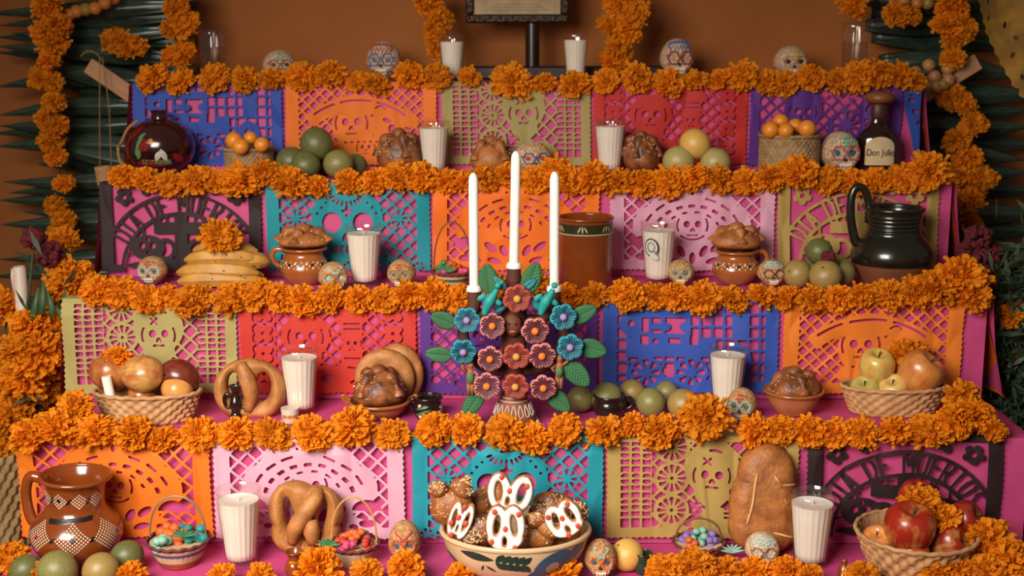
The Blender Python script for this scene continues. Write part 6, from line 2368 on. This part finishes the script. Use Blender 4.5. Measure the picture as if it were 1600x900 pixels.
# white candle on a slim stand in the left bouquet
Y = 2.44
p0, p1 = at_y(38, 520, Y), at_y(32, 416, Y)
root = thing('pillar_candle', 'plain white candle rising from the left marigold bouquet', 'candle', (p0.x, Y, 0))
rc = 10.5*Y/FPX
G().lathe([(1e-4, p0.z), (rc, p0.z), (rc, p1.z-.004), (rc*.8, p1.z), (1e-4, p1.z-.002)], 24).build('wax', M('dull_wax', '#d9c4b4', .5, '#cbb5a4', 20), root)
G().tube([(-rc*.9, -rc*.3, p1.z-.004), (-rc*1.05, -rc*.3, p1.z-.02), (-rc*1.0, -rc*.3, p1.z-.05)], [.003, .0035, .002], 8).build('wax_drip', MATS['dull_wax'], root, angle=None)
G().lathe([(1e-4, 0), (.06, 0), (.06, .01), (.010, .02), (.008, p0.z-.01), (rc*1.3, p0.z-.004), (rc*1.3, p0.z), (1e-4, p0.z)], 20).build('slim_stand', DKW, root)

# small red bloom on the citrus heap
c = fr_at(2, 1295, 402, .32)
root = thing('red_bloom', 'small dark red bloom lying on the citrus by the green jug', 'flower', c)
cockscomb(root, c, 1295, 402, 20, 18, YF[2]+.32*D, COX, 77)

# yellow perforated paper hanging in the top right corner
YY_ = 2.45
mp = YY_/FPX
xs, zs = np.arange(0, .20, .0022), np.arange(0, .34, .0022)
X_, Z_ = np.meshgrid(xs, zs)
rs = np.random.RandomState(5)
# outline measured from its top left corner, z downwards
left = np.interp(Z_, [0, .12, .155, .20, .25, .30, .34], [0, .004, .016, .030, .055, .082, .11])
F_ = U(X_-left-.004*np.abs(np.sin(Z_*160)), .198-X_, .335-Z_, Z_+.01)
hol = U(*[el(X_, Z_, .02+rs.rand()*.17, .08+rs.rand()*.25, .0022+.002*rs.rand(), .004+.004*rs.rand(), rs.uniform(-.5, .5)) for _ in range(26)])
p2, f2, _ = contour(np.minimum(F_, hol), xs, zs)
c = at_y(1532, -120, YY_)
V = np.stack([p2[:, 0], .020*np.sin(p2[:, 0]*30)+.012*np.sin(p2[:, 1]*14), -p2[:, 1]], 1)
o = G().add(V, [tuple(reversed(q)) for q in f2]).build('paper_banner', M('ochre_tissue', '#8f6614', .8, '#6e4c0c', 22, detail=6, contrast=(.4,.6)), angle=None, loc=c)
o.modifiers.new('thickness', 'SOLIDIFY').thickness = .0004
tag(o, 'ochre yellow perforated paper hanging in the top right corner', 'paper banner')

# narrow blue cut paper at the right end of the top riser
xs, zs = np.arange(-.001, .038, .0008), np.arange(-.001, .150, .0008)
X_, Z_ = np.meshgrid(xs, zs)
hol = U(*[el(X_, Z_, .012+.008*k2+.010*q, .022+.024*q, .003, .0055, .2) for q in range(4) for k2 in range(2)], bx(X_, Z_, .010, .010, .016, .014))
lft = np.interp(Z_, [0, .03, .15], [0, .001, .030])
F_ = np.minimum(U(X_-lft, .036-X_, .148-Z_, Z_), hol)
p2, f2, _ = contour(F_, xs, zs)
c = at_y(1414, 140, YF[4]-.022)
V = np.stack([p2[:, 0], .004*np.sin(p2[:, 1]*40), -p2[:, 1]], 1)
o = G().add(V, [tuple(reversed(q)) for q in f2]).build('papel_picado', paper_mat('#1f4aa0'), angle=None, loc=c)
tag(o, 'narrow strip of blue papel picado at the right end of the top riser', 'papel picado', 'cut paper sheets on the top riser')
